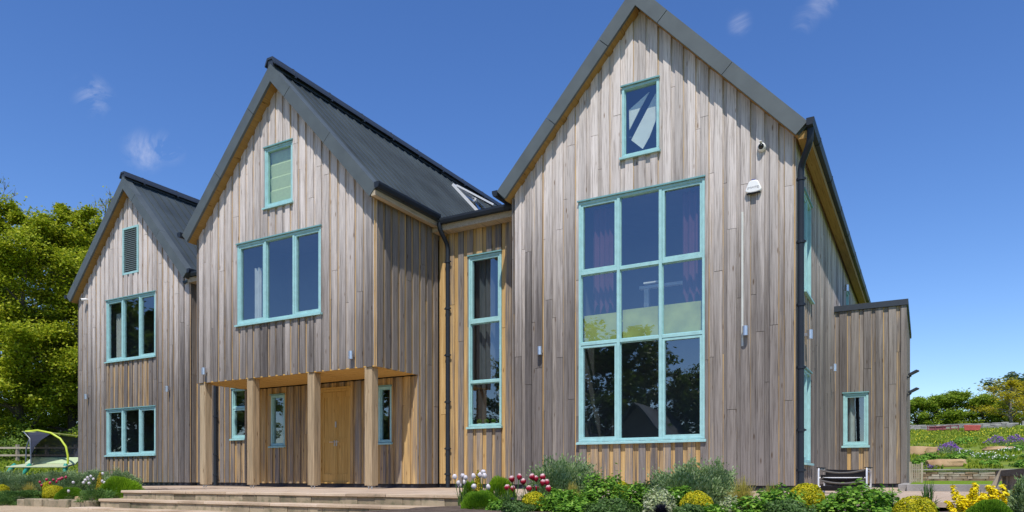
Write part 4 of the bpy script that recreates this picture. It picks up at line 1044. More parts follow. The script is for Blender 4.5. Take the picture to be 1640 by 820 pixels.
# ------------------------------------------------------------------ plants
def ballpts(n, lo=.72, hemi=True, lump=.18, seed=0, freq=2.2):
    d = RNG.normal(size=(n, 3)); d /= np.linalg.norm(d, axis=1, keepdims=True)
    if hemi: d[:, 2] = np.abs(d[:, 2])
    l = np.array([noise.noise(Vector((float(a[0])*freq+seed, float(a[1])*freq, float(a[2])*freq))) for a in d])
    r = (lo+(1-lo)*RNG.random(n)**.6)*(1+lump*l*2)
    return d*r[:, None], d
def bush(kind, x, y, z, r, h, label, cat, group=None):
    name = {'greygreen': 'grey_shrub', 'golden': 'golden_shrub', 'yellowgrass': 'grass_tuft', 'juniper': 'creeping_juniper', 'dome': 'green_cushion_plant', 'feather': 'feathery_plant',
            'cone': 'golden_conifer', 'leafy': 'leafy_perennial', 'lowgreen': 'ground_cover_plant', 'pale': 'variegated_plant', 'black': 'dark_grass_tuft', 'straps': 'strap_leaved_plant', 'spurge': 'yellow_flowered_plant', 'purple': 'purple_flower_clump', 'daisy': 'white_flower_clump'}[kind]
    root = bpy.data.objects.new(name, None)
    sd = rnd()*50; m = LM[kind]
    S = np.array([r, r, h])
    if kind in ('greygreen', 'leafy', 'pale', 'lowgreen', 'juniper', 'golden', 'dome', 'feather', 'cone'):
        dens = {'greygreen': 3.4, 'leafy': 3.0, 'pale': 2.4, 'lowgreen': 2.6, 'juniper': 1.6, 'golden': 3.2, 'dome': 4.0, 'feather': 3.0, 'cone': 2.4}[kind]
        ls_ = {'greygreen': (.030, .014), 'leafy': (.042, .028), 'pale': (.032, .018), 'lowgreen': (.028, .015), 'juniper': (.04, .012), 'golden': (.02, .013), 'dome': (.028, .006), 'feather': (.05, .006), 'cone': (.028, .014)}[kind]
        big = max(1, r/.28)**.5
        area = 2*math.pi*r*max(r, h)
        n = int(min(16000, dens*area/(ls_[0]*ls_[1]*.5)/big**2))
        c, d = ballpts(n, {'golden': .86, 'dome': .9, 'feather': .8, 'cone': .6}.get(kind, .55), lump={'golden': .05, 'dome': .06, 'feather': .12, 'cone': .2, 'greygreen': .3, 'leafy': .28}.get(kind, .25), seed=sd, freq=3 if kind in ('greygreen', 'leafy') else 2)
        if kind == 'cone':
            t = RNG.random(n); a = RNG.random(n)*2*math.pi; rr = (1-t)**.8*(.7+.3*RNG.random(n))
            c = np.stack([np.cos(a)*rr, np.sin(a)*rr, t], axis=1); d = np.stack([np.cos(a), np.sin(a), .3+0*a], axis=1)
        if kind in ('leafy', 'lowgreen', 'pale', 'greygreen'): c[:, 2] = np.sign(c[:, 2])*np.abs(c[:, 2])**.75
        if kind == 'golden':
            c, d = ballpts(n, .88, hemi=False, lump=.05, seed=sd); S = np.array([r, r, max(r*.9, h*.5)]); z = z+h-S[2]
        c = c*S
        nr = d*.9+RNG.normal(size=(n, 3))*(.5 if kind not in ('dome', 'feather', 'juniper') else .8)
        up = None
        if kind in ('dome', 'feather', 'juniper', 'greygreen'):
            up = d*np.array([1, 1, 1.0])+np.array([0, 0, .5 if kind != 'juniper' else -.1]); nr = np.cross(up, RNG.normal(size=(n, 3)))
        if kind == 'leafy': nr = d*.4+np.array([0, 0, .9])+RNG.normal(size=(n, 3))*.4
        # shoots standing out of the outline
        if kind in ('greygreen', 'leafy', 'pale', 'juniper', 'cone'):
            k = n//8; ii = RNG.integers(0, n, k); c[ii] *= RNG.uniform(1.0, 1.22, (k, 1))
        o = leaf_mesh(name, c+np.array([x, y, z]), nr, ls_[0]*big, ls_[1]*big, m, None, up)
        # twiggy dark core joined as dense inner leaves
        return tag(o, label, cat, group)
    if kind in ('yellowgrass', 'black', 'straps'):
        n = {'yellowgrass': 500, 'black': 500, 'straps': 60}[kind]; mb = MB(); w0 = {'yellowgrass': .004, 'black': .005, 'straps': .010}[kind]
        for i in range(n):
            a = rnd()*6.28; L = h*U(.7, 1.25); lean = r*U(.1, 1.3); bx, by = U(-.25, .25)*r, U(-.25, .25)*r
            px_, py_ = -math.sin(a)*w0, math.cos(a)*w0; v = []
            for t in (0, .35, .65, .85, 1):
                rr = lean*t*t; zz = L*(t-.42*t*t*min(1.2, lean/max(r, .01))); ww = 1-t*.85
                cx_, cy_ = x+bx+math.cos(a)*rr, y+by+math.sin(a)*rr
                v += [(cx_-px_*ww, cy_-py_*ww, z+zz), (cx_+px_*ww, cy_+py_*ww, z+zz)]
            mb.poly(v, [(2*i_, 2*i_+1, 2*i_+3, 2*i_+2) for i_ in range(4)])
        o = mb.build(name, m, None, recalc=False); return tag(o, label, cat, group)
    if kind == 'spurge':
        root = empty(name, (x, y, z)); tag(root, label, cat, group)
        ms = MB(); C, D = [], []
        for i in range(13):
            a = rnd()*6.28; rr = r*rnd()**.5; L = h*U(.55, 1.12)*(1-.25*rr/r)
            ex, ey = math.cos(a)*rr, math.sin(a)*rr
            ms.tube([(ex*.3, ey*.3, 0), (ex*.8, ey*.8, L*.6), (ex, ey, L)], [.005, .004, .003], 5)
            k = 90; t = RNG.random(k)**.7; an = RNG.random(k)*6.28; q = .026*(1.1-t*.5)
            C.append(np.stack([ex*(.6+.4*t)+np.cos(an)*q, ey*(.6+.4*t)+np.sin(an)*q, L*(.42+.6*t)], axis=1)); D.append(np.stack([np.cos(an)*.5, np.sin(an)*.5, .9+0*an], axis=1)+RNG.normal(size=(k, 3))*.3)
        kid(ms, 'stem', LM['straps'], root); leaf_mesh('flower_head', np.concatenate(C), np.concatenate(D), .034, .026, LM['spurge'], root)
        return root
    if kind in ('purple', 'daisy'):
        root = empty(name, (x, y, z)); tag(root, label, cat, group)
        n = int(900*r); c, d = ballpts(n, .5, lump=.2, seed=sd); up = d+np.array([0, 0, .8])
        leaf_mesh('foliage', c*S*np.array([1, 1, .82]), np.cross(up, RNG.normal(size=(n, 3))), .14, .03, LM['greygreen' if kind == 'purple' else 'leafy'], root, up)
        n = int((700 if kind == 'purple' else 130)*r); c, d = ballpts(n, .85, lump=.2, seed=sd)
        c = c[(c[:, 2] > .35)]
        leaf_mesh('flower_head', c*S, RNG.normal(size=(len(c), 3))+np.array([0, -1, .6]), .085, .05, LM[kind], root)
        return root

PL = [('greygreen',-19.73,9.60,-0.30,0.40,0.62), ('greygreen',-19.37,10.00,-0.31,0.41,0.69), ('greygreen',-18.68,10.20,-0.30,0.37,0.75), ('greygreen',-17.69,10.40,-0.30,0.40,0.70), ('golden',-19.06,9.00,-0.28,0.15,0.36), ('yellowgrass',-17.63,8.90,-0.21,0.18,0.34), ('juniper',-16.86,8.40,-0.31,0.48,0.27), ('juniper',-16.48,7.90,-0.36,0.28,0.18), ('golden',-15.52,8.30,-0.22,0.17,0.31), ('golden',-17.46,9.20,-0.10,0.09,0.26), ('dome',-14.82,8.25,-0.22,0.24,0.27), ('cone',-14.91,8.90,-0.19,0.12,0.47), ('feather',-13.91,8.70,-0.17,0.35,0.40), ('juniper',-13.67,8.10,-0.25,0.26,0.28), ('cone',-4.55,7.20,0.01,0.09,0.23), ('feather',-4.73,7.30,0.02,0.09,0.16), ('dome',-4.06,6.50,-0.14,0.18,0.22), ('feather',-4.37,7.40,-0.02,0.16,0.24), ('greygreen',-3.65,7.60,-0.05,0.30,0.42), ('golden',-3.33,6.30,-0.11,0.10,0.20), ('leafy',-3.04,6.30,-0.10,0.16,0.18), ('leafy',-2.90,7.00,-0.08,0.18,0.30), ('leafy',-2.45,6.70,-0.08,0.15,0.23), ('yellowgrass',-3.15,6.80,-0.05,0.10,0.21), ('golden',-2.92,7.60,-0.00,0.09,0.18), ('lowgreen',-2.53,7.60,0.00,0.16,0.19), ('pale',-2.13,6.50,-0.07,0.12,0.18), ('greygreen',-2.13,7.40,-0.02,0.28,0.35), ('greygreen',-1.93,7.60,0.01,0.19,0.29), ('golden',-1.70,6.20,-0.08,0.12,0.19), ('black',-1.92,5.90,-0.07,0.09,0.09), ('lowgreen',-2.32,5.80,-0.08,0.18,0.12), ('leafy',-2.64,5.80,-0.09,0.13,0.11), ('yellowgrass',-1.44,6.80,-0.03,0.18,0.24), ('leafy',-1.07,6.40,-0.06,0.15,0.21), ('leafy',-1.22,6.00,-0.06,0.11,0.13), ('pale',-1.43,6.30,-0.06,0.07,0.12), ('golden',-0.90,6.80,-0.04,0.13,0.21), ('lowgreen',-0.91,5.90,-0.05,0.14,0.11), ('leafy',-0.45,6.50,-0.07,0.23,0.21), ('straps',-0.26,6.90,-0.04,0.08,0.18), ('golden',-0.06,6.10,-0.06,0.13,0.15), ('straps',0.03,6.80,-0.02,0.11,0.20), ('spurge',0.27,6.50,-0.03,0.13,0.21), ('spurge',0.55,6.70,-0.02,0.15,0.20), ('straps',0.40,7.00,-0.03,0.08,0.15), ('dome',0.39,6.00,-0.05,0.13,0.12), ('greygreen',0.65,6.60,-0.03,0.07,0.23), ('leafy',-1.47,5.80,-0.07,0.10,0.08), ('lowgreen',-3.40,6.10,-0.13,0.13,0.13), ('straps',-3.75,6.90,-0.08,0.11,0.18), ('straps',-4.18,7.00,-0.06,0.10,0.15)]
PLL = ['grey green shrub at the far left of the left bed', 'grey green shrub second from the left in the left bed', 'grey green shrub behind the pink tulips', 'tall grey green shrub against the left gable',
 'small golden shrub at the left end of the left bed', 'yellow grass tuft left of the pink tulips', 'creeping juniper spreading over the stone edging', 'creeping juniper hanging down at the left end of the stone edging',
 'yellow green shrub behind the stone edging', 'small yellow green shrub among the pink tulips', 'smooth green cushion plant on the stone edging', 'golden conifer among the white tulips of the left bed',
 'bright feathery green mound beside the terrace corner', 'low dark juniper beside the foot of the steps', 'golden conifer among the white tulips right of the steps', 'small feathery green plant at the right end of the steps',
 'smooth green cushion plant in front of the white tulips right of the steps', 'feathery green mound between the white and the red tulips', 'big grey green shrub behind the red tulips', 'round golden shrub in front of the red tulips',
 'bright leafy plant right of the golden shrub by the red tulips', 'bright leafy perennial under the left edge of the big window', 'bright leafy perennial under the middle of the big window', 'yellow grass tuft right of the red tulips',
 'low golden shrub against the wall below the big window', 'dark green low plant against the wall below the big window', 'pale variegated plant left of the big grey green shrub', 'big grey green shrub under the right edge of the big window',
 'grey green shrub joined to the big one on its right', 'round golden shrub in front of the big grey green shrub', 'small black grass tuft at the front of the bed', 'low green ground cover at the front below the big window',
 'low leafy plant at the very front left of the big window', 'yellow green grass tuft left of the downpipe', 'bright leafy perennial left of the corner downpipe', 'leafy plant at the front below the yellow green grass',
 'small pale plant between two golden shrubs', 'round golden shrub at the foot of the corner downpipe', 'low green ground cover below the corner downpipe', 'broad leafy perennial in front of the sling chair',
 'dark strap leaved plant right of the sling chair', 'round golden shrub in front of the extension', 'dark strap leaved plant behind the golden shrub by the extension', 'yellow flowered plant, the taller one with upright spikes',
 'yellow flowered plant in front of the dark timber box', 'strap leaved plant between the two yellow flowered plants', 'green cushion plant below the yellow flowers', 'grey green shrub at the right edge of the picture',
 'small leafy plant right of the front golden shrub', 'low green plant in front of the red tulips', 'strap leaved plant among the red tulips', 'strap leaved plant among the white tulips right of the steps']
CAT = {'greygreen': 'shrub', 'golden': 'shrub', 'yellowgrass': 'grass', 'juniper': 'juniper', 'dome': 'plant', 'feather': 'plant', 'cone': 'conifer', 'leafy': 'plant', 'lowgreen': 'plant', 'pale': 'plant', 'black': 'grass', 'straps': 'plant', 'spurge': 'flowers'}
for p, lb in zip(PL, PLL):
    k, x, y, z, r, h = p
    if x < -13: zg = -.22+.2*ss(y, 8, 12) if y > 8 else -.34
    else: zg = -.09
    h2 = (h+(z-zg))*(.84 if k == 'greygreen' and x < -13 else 1.0)
    bush(k, x, y, zg, r*(1.35 if k in ('leafy', 'lowgreen', 'pale') else 1.38 if k == 'greygreen' and x > -6 else 1.18), max(h2, .06)*(1.08 if x > -6 else 1), lb, CAT[k])
for (k, x, y, r_, h_, lb) in (('leafy', -2.78, 6.0, .15, .20, 'bright leafy plant at the front between the ground covers'), ('leafy', -2.05, 6.9, .16, .24, 'bright leafy plant behind the pale variegated one'), ('leafy', -3.45, 7.1, .15, .2, 'leafy plant between the red tulips and the big grey green shrub'), ('lowgreen', -1.62, 5.75, .16, .12, 'low green plant below the front golden shrub'), ('leafy', -.02, 6.75, .12, .14, 'small leafy plant behind the front golden shrub by the extension'), ('yellowgrass', -1.25, 7.1, .17, .26, 'taller yellow green grass tuft nearest the downpipe'), ('dome', -4.42, 6.9, .13, .17, 'small mossy plant between the two golden and white groups'), ('leafy', -3.7, 6.25, .12, .10, 'low leafy plant in front of the red tulips'), ('straps', -3.95, 6.85, .12, .2, 'leaf fan at the foot of the leftmost red tulips')):
    bush(k, x, y, -.09, r_, h_, lb, CAT[k])
# extra shrubs at back of the left bed to close it
for (x, y, r, h, lb) in ((-21.3, 10.2, .5, .45, 'grey green shrub in front of the low sleeper wall'), (-20.6, 11.0, .5, .42, 'grey green shrub behind the leftmost one'), (-18.9, 11.2, .5, .46, 'grey green shrub nearest the foot of the garden swing'), (-16.7, 9.4, .34, .42, 'grey green shrub between the pink and the white tulips'), (-15.6, 9.8, .34, .45, 'grey green shrub behind the white tulips of the left bed')):
    bush('greygreen', x, y, -.1, r, h, lb, 'shrub')

# tulips
M['t_red'] = None
def petalmat(name, c1, c2):
    m, ns, ls, b = mat(name); t = N(ns, 'ShaderNodeTexCoord'); s = N(ns, 'ShaderNodeSeparateXYZ'); ls.new(t.outputs['Generated'], s.inputs[0])
    r = ramp(ns, [(.62, c1), (.93, c2)]); ls.new(s.outputs[2], r.inputs[0]); ls.new(r.outputs[0], b.inputs['Base Color']); b.inputs['Roughness'].default_value = .5
    tl = N(ns, 'ShaderNodeBsdfTranslucent'); ls.new(r.outputs[0], tl.inputs[0]); mi = N(ns, 'ShaderNodeMixShader'); mi.inputs[0].default_value = .25
    out = [n for n in ns if n.type == 'OUTPUT_MATERIAL'][0]; ls.new(b.outputs[0], mi.inputs[1]); ls.new(tl.outputs[0], mi.inputs[2]); ls.new(mi.outputs[0], out.inputs[0]); return m
pm = {'red': petalmat('crimson_petals', (.42, .006, .035), (.85, .62, .62)), 'pink': petalmat('pink_petals', (.50, .02, .07), (.70, .16, .24)), 'white': petalmat('white_tulip_petals', (.72, .66, .66), (.85, .80, .82))}
def tulip(kind, s):
    root = empty('tulip'); mb = MB()
    for i in range(6):
        a = i*math.pi/3+(.2 if i % 2 else 0); ro = 1.0 if i % 2 else .86; ca, sa = math.cos(a), math.sin(a); v = []
        rows = [(0, .004, .006), (.25, .016, .014), (.55, .021, .017), (.8, .017, .013), (1.0, .012, .002)]
        for t, rr, hw in rows:
            rr *= ro*s; hw *= s; z = t*.052*s
            for e in (-1, 0, 1):
                rad = rr-(.004*s if e else 0)
                v.append((ca*rad-sa*hw*e, sa*rad+ca*hw*e, z))
        mb.poly(v, [(3*j+e, 3*j+e+1, 3*j+e+4, 3*j+e+3) for j in range(4) for e in (0, 1)])
    b = kid(mb, 'blossom', pm[kind], root, True)
    ms = MB(); ms.tube([(0, 0, .002), (.006, .003, -.12), (.0, .006, -.27)], .0035*s, 6); kid(ms, 'stem', LM['straps'], root)
    ml = MB()
    for a in (.4, 2.7):
        v = []
        for t in (0, .3, .6, 1): v += [(math.cos(a)*.05*t*t-math.sin(a)*.012*(1-t)*s, math.sin(a)*.05*t*t+math.cos(a)*.012*(1-t)*s, -.27+.17*t), (math.cos(a)*.05*t*t+math.sin(a)*.012*(1-t)*s, math.sin(a)*.05*t*t-math.cos(a)*.012*(1-t)*s, -.27+.17*t)]
        ml.poly(v, [(2*i, 2*i+1, 2*i+3, 2*i+2) for i in range(3)])
    kid(ml, 'leaf', LM['straps'], root)
    return root
TL = {
'pink': ([(-17.24, 8.93, 0.14), (-17.16, 8.92, 0.07), (-16.11, 8.48, 0.2), (-16.02, 8.49, 0.13), (-16.58, 8.87, 0.19), (-16.39, 8.82, 0.15), (-16.25, 8.78, 0.2), (-15.83, 8.6, 0.21), (-16.03, 8.75, 0.23), (-15.89, 8.75, 0.25)], 'pink', 1.25, 'pink tulip in the left bed behind the stone edging', 'pink tulips of the left bed'),
'white': ([(-15.41, 8.64, 0.14), (-14.7, 8.43, 0.14), (-14.85, 8.57, 0.19), (-14.75, 8.55, 0.24), (-14.99, 8.71, 0.21), (-15.16, 8.85, 0.27), (-15.01, 8.82, 0.21), (-14.34, 8.62, 0.32), (-14.28, 8.57, 0.17), (-14.05, 8.48, 0.14), (-14.38, 8.37, 0.13), (-14.45, 8.0, -.02)], 'white', 1.2, 'white tulip in the left bed by the golden conifer', 'white tulips of the left bed'),
'whiter': ([(-4.57, 6.76, 0.25), (-4.62, 6.98, 0.26), (-4.53, 6.91, 0.24), (-4.64, 6.94, 0.18), (-4.74, 7.2, 0.19), (-4.49, 7.01, 0.26), (-4.41, 7.03, 0.27), (-4.27, 6.87, 0.3), (-4.18, 6.76, 0.26), (-4.42, 6.91, 0.14), (-4.17, 6.82, 0.14), (-4.68, 7.01, 0.15)], 'white', 1.2, 'white tulip right of the terrace steps', 'white tulips right of the steps'),
'red': ([(-4.0, 7.05, 0.22), (-3.83, 6.89, 0.25), (-3.86, 6.8, 0.23), (-4.03, 7.0, 0.13), (-3.93, 6.95, 0.12), (-3.67, 6.92, 0.25), (-3.67, 7.0, 0.23), (-3.55, 6.93, 0.25), (-3.51, 6.94, 0.19), (-3.46, 6.73, 0.19), (-3.78, 7.04, 0.12), (-3.69, 7.03, 0.13), (-3.33, 6.63, 0.13), (-3.94, 6.93, -0.01), (-3.80, 6.95, .20)], 'red', 1.35, 'red and white tulip in front of the grey green shrub', 'red tulips in the middle bed')}
for key, (pts, kd, s, lb, gp) in TL.items():
    proto = tulip(kd, s)
    ordn = ['leftmost', 'second from the left', 'third from the left', 'fourth from the left', 'fifth from the left', 'sixth from the left', 'seventh from the left', 'eighth from the left', 'ninth from the left', 'tenth from the left', 'eleventh from the left', 'twelfth from the left', 'thirteenth from the left', 'fourteenth from the left', 'fifteenth from the left']
    rank = sorted(range(len(pts)), key=lambda i: pts[i][0]/pts[i][1])
    for i, (x, y, z) in enumerate(pts):
        o = proto if i == 0 else copy_tree(proto)
        o.location = (x, y, z-.026*s); o.rotation_euler = (U(-.25, .25), U(-.25, .25), U(0, 6)); f = U(.88, 1.15); o.scale = (f, f, 1)
        tag(o, lb+', '+ordn[rank.index(i)], 'tulip', gp)

# bank planting
for (k, x, y, r, h, lb) in (('purple', .98, 41.1, .62, .62, 'purple flowering clump next to the pale boulder'), ('purple', 3.35, 46.7, .5, .50, 'purple flowering clump high on the bank, left of a pair'), ('purple', 4.15, 46.9, .5, .50, 'purple flowering clump high on the bank, right of a pair'),
        ('purple', .24, 33.7, .26, .16, 'low purple flowers on top of the rubble wall'), ('daisy', 1.7, 40.3, .5, .35, 'white flower clump right of the purple clump'), ('daisy', 2.3, 38.0, .55, .35, 'white flower clump in the middle of the bank'), ('daisy', 2.9, 37.2, .5, .32, 'white flower clump to the right on the bank'), ('daisy', 3.5, 41.5, .5, .3, 'white flower clump below the low slab')):
    bush(k, x, y, GH(x, y)-.02, r, h, lb, 'flowers')
for (x, y, r, h, lb) in ((.2, 38.5, .45, .3, 'leafy clump left on the bank'), (-.2, 35.6, .4, .3, 'leafy clump above the gate'), (1.2, 37.5, .5, .3, 'leafy clump in the middle of the bank'), (4.2, 38.4, .6, .35, 'leafy clump right on the bank'), (2.0, 49, .7, .45, 'leafy clump high on the bank'), (3.9, 43.0, .6, .3, 'leafy clump beside the slab'), (2.2, 34.2, .4, .25, 'leafy clump on the rubble wall'), (3.4, 34.4, .5, .3, 'leafy clump at the right end of the rubble wall')):
    n = 700; c, d = ballpts(n, .5, lump=.3, seed=x)
    o = leaf_mesh('leafy_perennial', c*np.array([r, r, h])+np.array([x, y, GH(x, y)]), d+np.array([0, 0, .8])+RNG.normal(size=(n, 3))*.4, .12, .07, LM['leafy']); tag(o, lb, 'plant')
# meadow grass and small flowers
n = 15000
gx_ = RNG.uniform(-2.5, 9, n); gy_ = 33.3+RNG.random(n)**1.3*34
gz_ = np.array([GH(float(a), float(b)) for a, b in zip(gx_, gy_)])
keep = np.array([noise.noise(Vector((float(a)*.8, float(b)*.5, 3))) > .02 or b > 49 for a, b in zip(gx_, gy_)])
c = np.stack([gx_, gy_, gz_+.05], axis=1)[keep]; up = np.tile(np.array([[0, 0, 1.0]]), (len(c), 1))
o = leaf_mesh('grass', c, RNG.normal(size=(len(c), 3))*np.array([1, 1, .2]), .24, .10, LM['meadow'], None, up+RNG.normal(size=(len(c), 3))*.3); tag(o, 'tufted meadow grass covering the bank beyond the lawn', 'grass', kind='stuff')
n = 420; gx_ = RNG.uniform(-2, 8, n); gy_ = RNG.uniform(46, 63, n); c = np.array([(a, b, GH(float(a), float(b))+.16) for a, b in zip(gx_, gy_)])
o = leaf_mesh('meadow_flowers', c, RNG.normal(size=(n, 3))+np.array([0, -1, 1]), .075, .065, LM['dandelion']); tag(o, 'tiny yellow flowers dotted through the upper meadow', 'flowers', kind='stuff')
n = 9000; gx_ = RNG.uniform(-52, -22, n); gy_ = RNG.uniform(13, 30, n); c = np.array([(a, b, GH(float(a), float(b))+.08) for a, b in zip(gx_, gy_)]); up = np.tile(np.array([[0, 0, 1.0]]), (n, 1))
o = leaf_mesh('grass', c, RNG.normal(size=(n, 3))*np.array([1, 1, .2]), .34, .16, LM['meadow'], None, up+RNG.normal(size=(n, 3))*.3); tag(o, 'rough grass between the garden swing and the wood on the left', 'grass', kind='stuff')

# ------------------------------------------------------------------ trees
def make_tree(name, seed, H, RW, base, nleaf, leafsize, lm, bark, trunk_r=.28, bare=.0, flat=.45, nl=34, low=False):
    """tapered trunk, limbs, twigs; leaf sprays gathered round the twig ends"""
    rs = random.Random(seed); root = empty(name); mt = MB(); ends = []
    tp = [Vector((0, 0, -.3))]; p = Vector((0, 0, 0)); nseg = 9
    for i in range(nseg):
        p = p+Vector((rs.uniform(-.12, .12), rs.uniform(-.12, .12), 1))*(H*.92/nseg); tp.append(p.copy())
    mt.tube(tp, [trunk_r*(1-.93*i/nseg)+.012 for i in range(nseg+1)], 8)
    for i in range(nl):
        t = base+(1-base)*(i+rs.random())/nl
        k = t*nseg; a = tp[min(int(k), nseg-1)+0]; b = tp[min(int(k)+1, nseg)]; s0 = a.lerp(b, k-int(k))
        env = math.sin(math.pi*min(1, (t-base)/(1-base)*.80+.20))**.6 if not low else (1-t)**.5+.12
        L = RW*env*rs.uniform(.7, 1.15)
        az = i*2.4+rs.uniform(-.5, .5); el = rs.uniform(.12, .55)+.55*t if not low else rs.uniform(-.3, .3)+.9*t
        d = Vector((math.cos(az)*math.cos(el), math.sin(az)*math.cos(el), math.sin(el)))
        pts = [s0]; q = s0.copy()
        for j in range(5):
            d = (d+Vector((rs.uniform(-.2, .2), rs.uniform(-.2, .2), rs.uniform(-.16, .12)))).normalized(); q = q+d*L/5; pts.append(q.copy())
            if j >= 1:
                for _ in range(3):
                    e = (d+Vector((rs.uniform(-1, 1), rs.uniform(-1, 1), rs.uniform(-.5, .7)))).normalized(); l2 = L*rs.uniform(.16, .36)
                    m1 = q+e*l2*.5+Vector((0, 0, -.03*l2)); e2 = q+e*l2
                    mt.tube([q, m1, e2], [.014+trunk_r*.03, .010+trunk_r*.02, .006], 4, caps=False); ends.append((e2, l2)); ends.append((m1, l2))
        r0 = trunk_r*(1-.85*t)*.5
        mt.tube(pts, [r0*(1-.85*j/5)+.01 for j in range(6)], 5, caps=False); ends.append((q, L*.25))
    ends.append((tp[-1], .6))
    kid(mt, 'trunk', bark, root, True)
    ends = [e for e in ends if rs.random() > bare]
    E_ = np.array([tuple(e[0]) for e in ends]); ii = RNG.integers(0, len(ends), nleaf)
    sz = np.array([max(.28, e[1]*.55) for e in ends])[ii][:, None]
    off = RNG.normal(size=(nleaf, 3))*np.array([1, 1, flat])*sz*.62
    leaf_mesh('crown', E_[ii]+off, RNG.normal(size=(nleaf, 3))*.55+np.array([0, 0, 1.0]), leafsize, leafsize*.7, lm, root)
    return root
tA = make_tree('deciduous_tree', 3, 18.2, 5.2, .03, 85000, .19, LM['tree'], M['bark'], .30)
tB = make_tree('deciduous_tree', 8, 17.0, 4.8, .03, 78000, .19, LM['tree'], M['bark'], .26)
spots = [(tA, -58.8, 26.2, 1.36, 1.07, 'tree at the far left edge of the wood'), (tB, -55.0, 27.6, 1.34, 1.08, 'tall yellow green tree in the middle of the wood'), (tA, -54.4, 30.3, 1.38, 1.08, 'yellow green tree right of the middle of the wood'), (tB, -51.9, 31.6, 1.4, 1.1, 'yellow green tree closest to the left gable roof'),
         (tB, -66.4, 31.3, 1.5, 1.06, 'rear tree at the left of the wood'), (tA, -63.5, 34.2, 1.5, 1.05, 'rear tree behind the middle of the wood'), (tB, -61.0, 36.5, 1.5, 1.0, 'rear tree behind the right of the wood'), (tA, -48.5, 33.5, 1.4, .8, 'tree of the wood mostly behind the left gable')]
used = set()
for i, (t, x, y, z, s, lb) in enumerate(spots):
    o = t if id(t) not in used else copy_tree(t); used.add(id(t))
    o.location = (x, y, z-.1); o.rotation_euler = (0, 0, i*1.7); o.scale = (s*U(.95, 1.05), s, s); tag(o, lb, 'tree', 'trees of the wood on the left')
bt = make_tree('bare_tree', 21, 19, 3.4, .25, 1200, .14, LM['tree'], M['barkgrey'], .22, .7, nl=40)
bt.location = (-59.5, 27.6, 1.3); bt.scale = (1, 1, 1.2); tag(bt, 'nearly leafless tree whose twigs rise above the wood at far left', 'tree')
o = copy_tree(bt); o.location = (-53.4, 32.0, 1.3); o.scale = (1.1, 1.1, 1.12); o.rotation_euler = (0, 0, 2); tag(o, 'nearly leafless tree whose twigs rise behind the wood near the roof', 'tree')
# understory
for (x, y, r, h, lb) in ((-56.5, 24.6, 2.2, 2.0, 'dark undergrowth bush left of the fence post'), (-53, 26.6, 2.4, 2.4, 'dark undergrowth bush behind the fence'), (-50, 28.6, 2.4, 2.2, 'dark undergrowth bush behind the garden swing'), (-47, 30, 2.2, 2.0, 'dark undergrowth bush at the left gable corner')):
    n = 9000; c, d = ballpts(n, .35, lump=.3, seed=x)
    o = leaf_mesh('undergrowth_bush', c*np.array([r, r, h])+np.array([x, y, GH(x, y)]), d+RNG.normal(size=(n, 3))*.6, .2, .13, LM['treedark']); tag(o, lb, 'bush')

# right horizon
tC = make_tree('hedge_tree', 31, 4.2, 2.3, .02, 16000, .19, LM['hedge'], M['bark'], .10, nl=26, low=True, flat=.8)
hx = [(-3.0, 83.2, 1.0), (-.9, 84.2, .95), (1.1, 84.8, 1.02), (3.0, 85.8, 1.10), (4.9, 86.5, .98), (6.6, 88.4, .80)]
hl = ['hedge tree nearest the extension', 'hedge tree second from the extension', 'hedge tree third from the extension', 'tallest hedge tree left of the yellow tree', 'hedge tree partly behind the yellow tree', 'hedge tree right behind the yellow tree']
for i, ((x, y, s), lb) in enumerate(zip(hx, hl)):
    o = tC if i == 0 else copy_tree(tC); o.location = (x, y, GH(x, y)-.3); o.rotation_euler = (0, 0, i*2.1); o.scale = (s*1.12, s*1.1, s*.80); tag(o, lb, 'tree', 'hedge trees beyond the bank')
yt = make_tree('yellow_tree', 41, 5.9, 2.7, .18, 5200, .17, LM['yellowtree'], M['barkgrey'], .13, .35, nl=26)
yt.scale = (1.1, 1.1, .70); yt.location = (6.9, 80.5, GH(6.9, 80.5)-.1); yt.rotation_euler = (0, 0, 1); tag(yt, 'thin crowned yellow green tree on the right horizon', 'tree')
o = copy_tree(yt); o.location = (8.9, 83, GH(8.9, 83)-.9); o.scale = (1.15, 1.1, .62); o.rotation_euler = (0, 0, 3); tag(o, 'lower yellow tree right of the thin crowned one', 'tree')
LM['far'] = leafmat('far_leaves', (.05, .09, .03), (.08, .13, .05), .3, (.12, .17, .07))
tD = make_tree('distant_tree', 51, 6.5, 4.2, .03, 5000, .4, LM['far'], M['bark'], .2, nl=20)
for i, (x, y, s) in enumerate([(13.0, 128, 1.0), (18.5, 131, 1.1), (24, 133, 1.0), (14.5, 150, 1.25), (21, 152, 1.3), (29, 150, 1.2)]):
    o = tD if i == 0 else copy_tree(tD); o.location = (x, y, GH(x, y)-.5); o.scale = (s*1.2, s*1.2, s); o.rotation_euler = (0, 0, i*1.3)
    tag(o, ['leftmost front tree', 'middle front tree', 'right front tree', 'leftmost rear tree', 'middle rear tree', 'right rear tree'][i]+' of the dark distant wood at the right edge', 'tree', 'distant wood at the right edge')

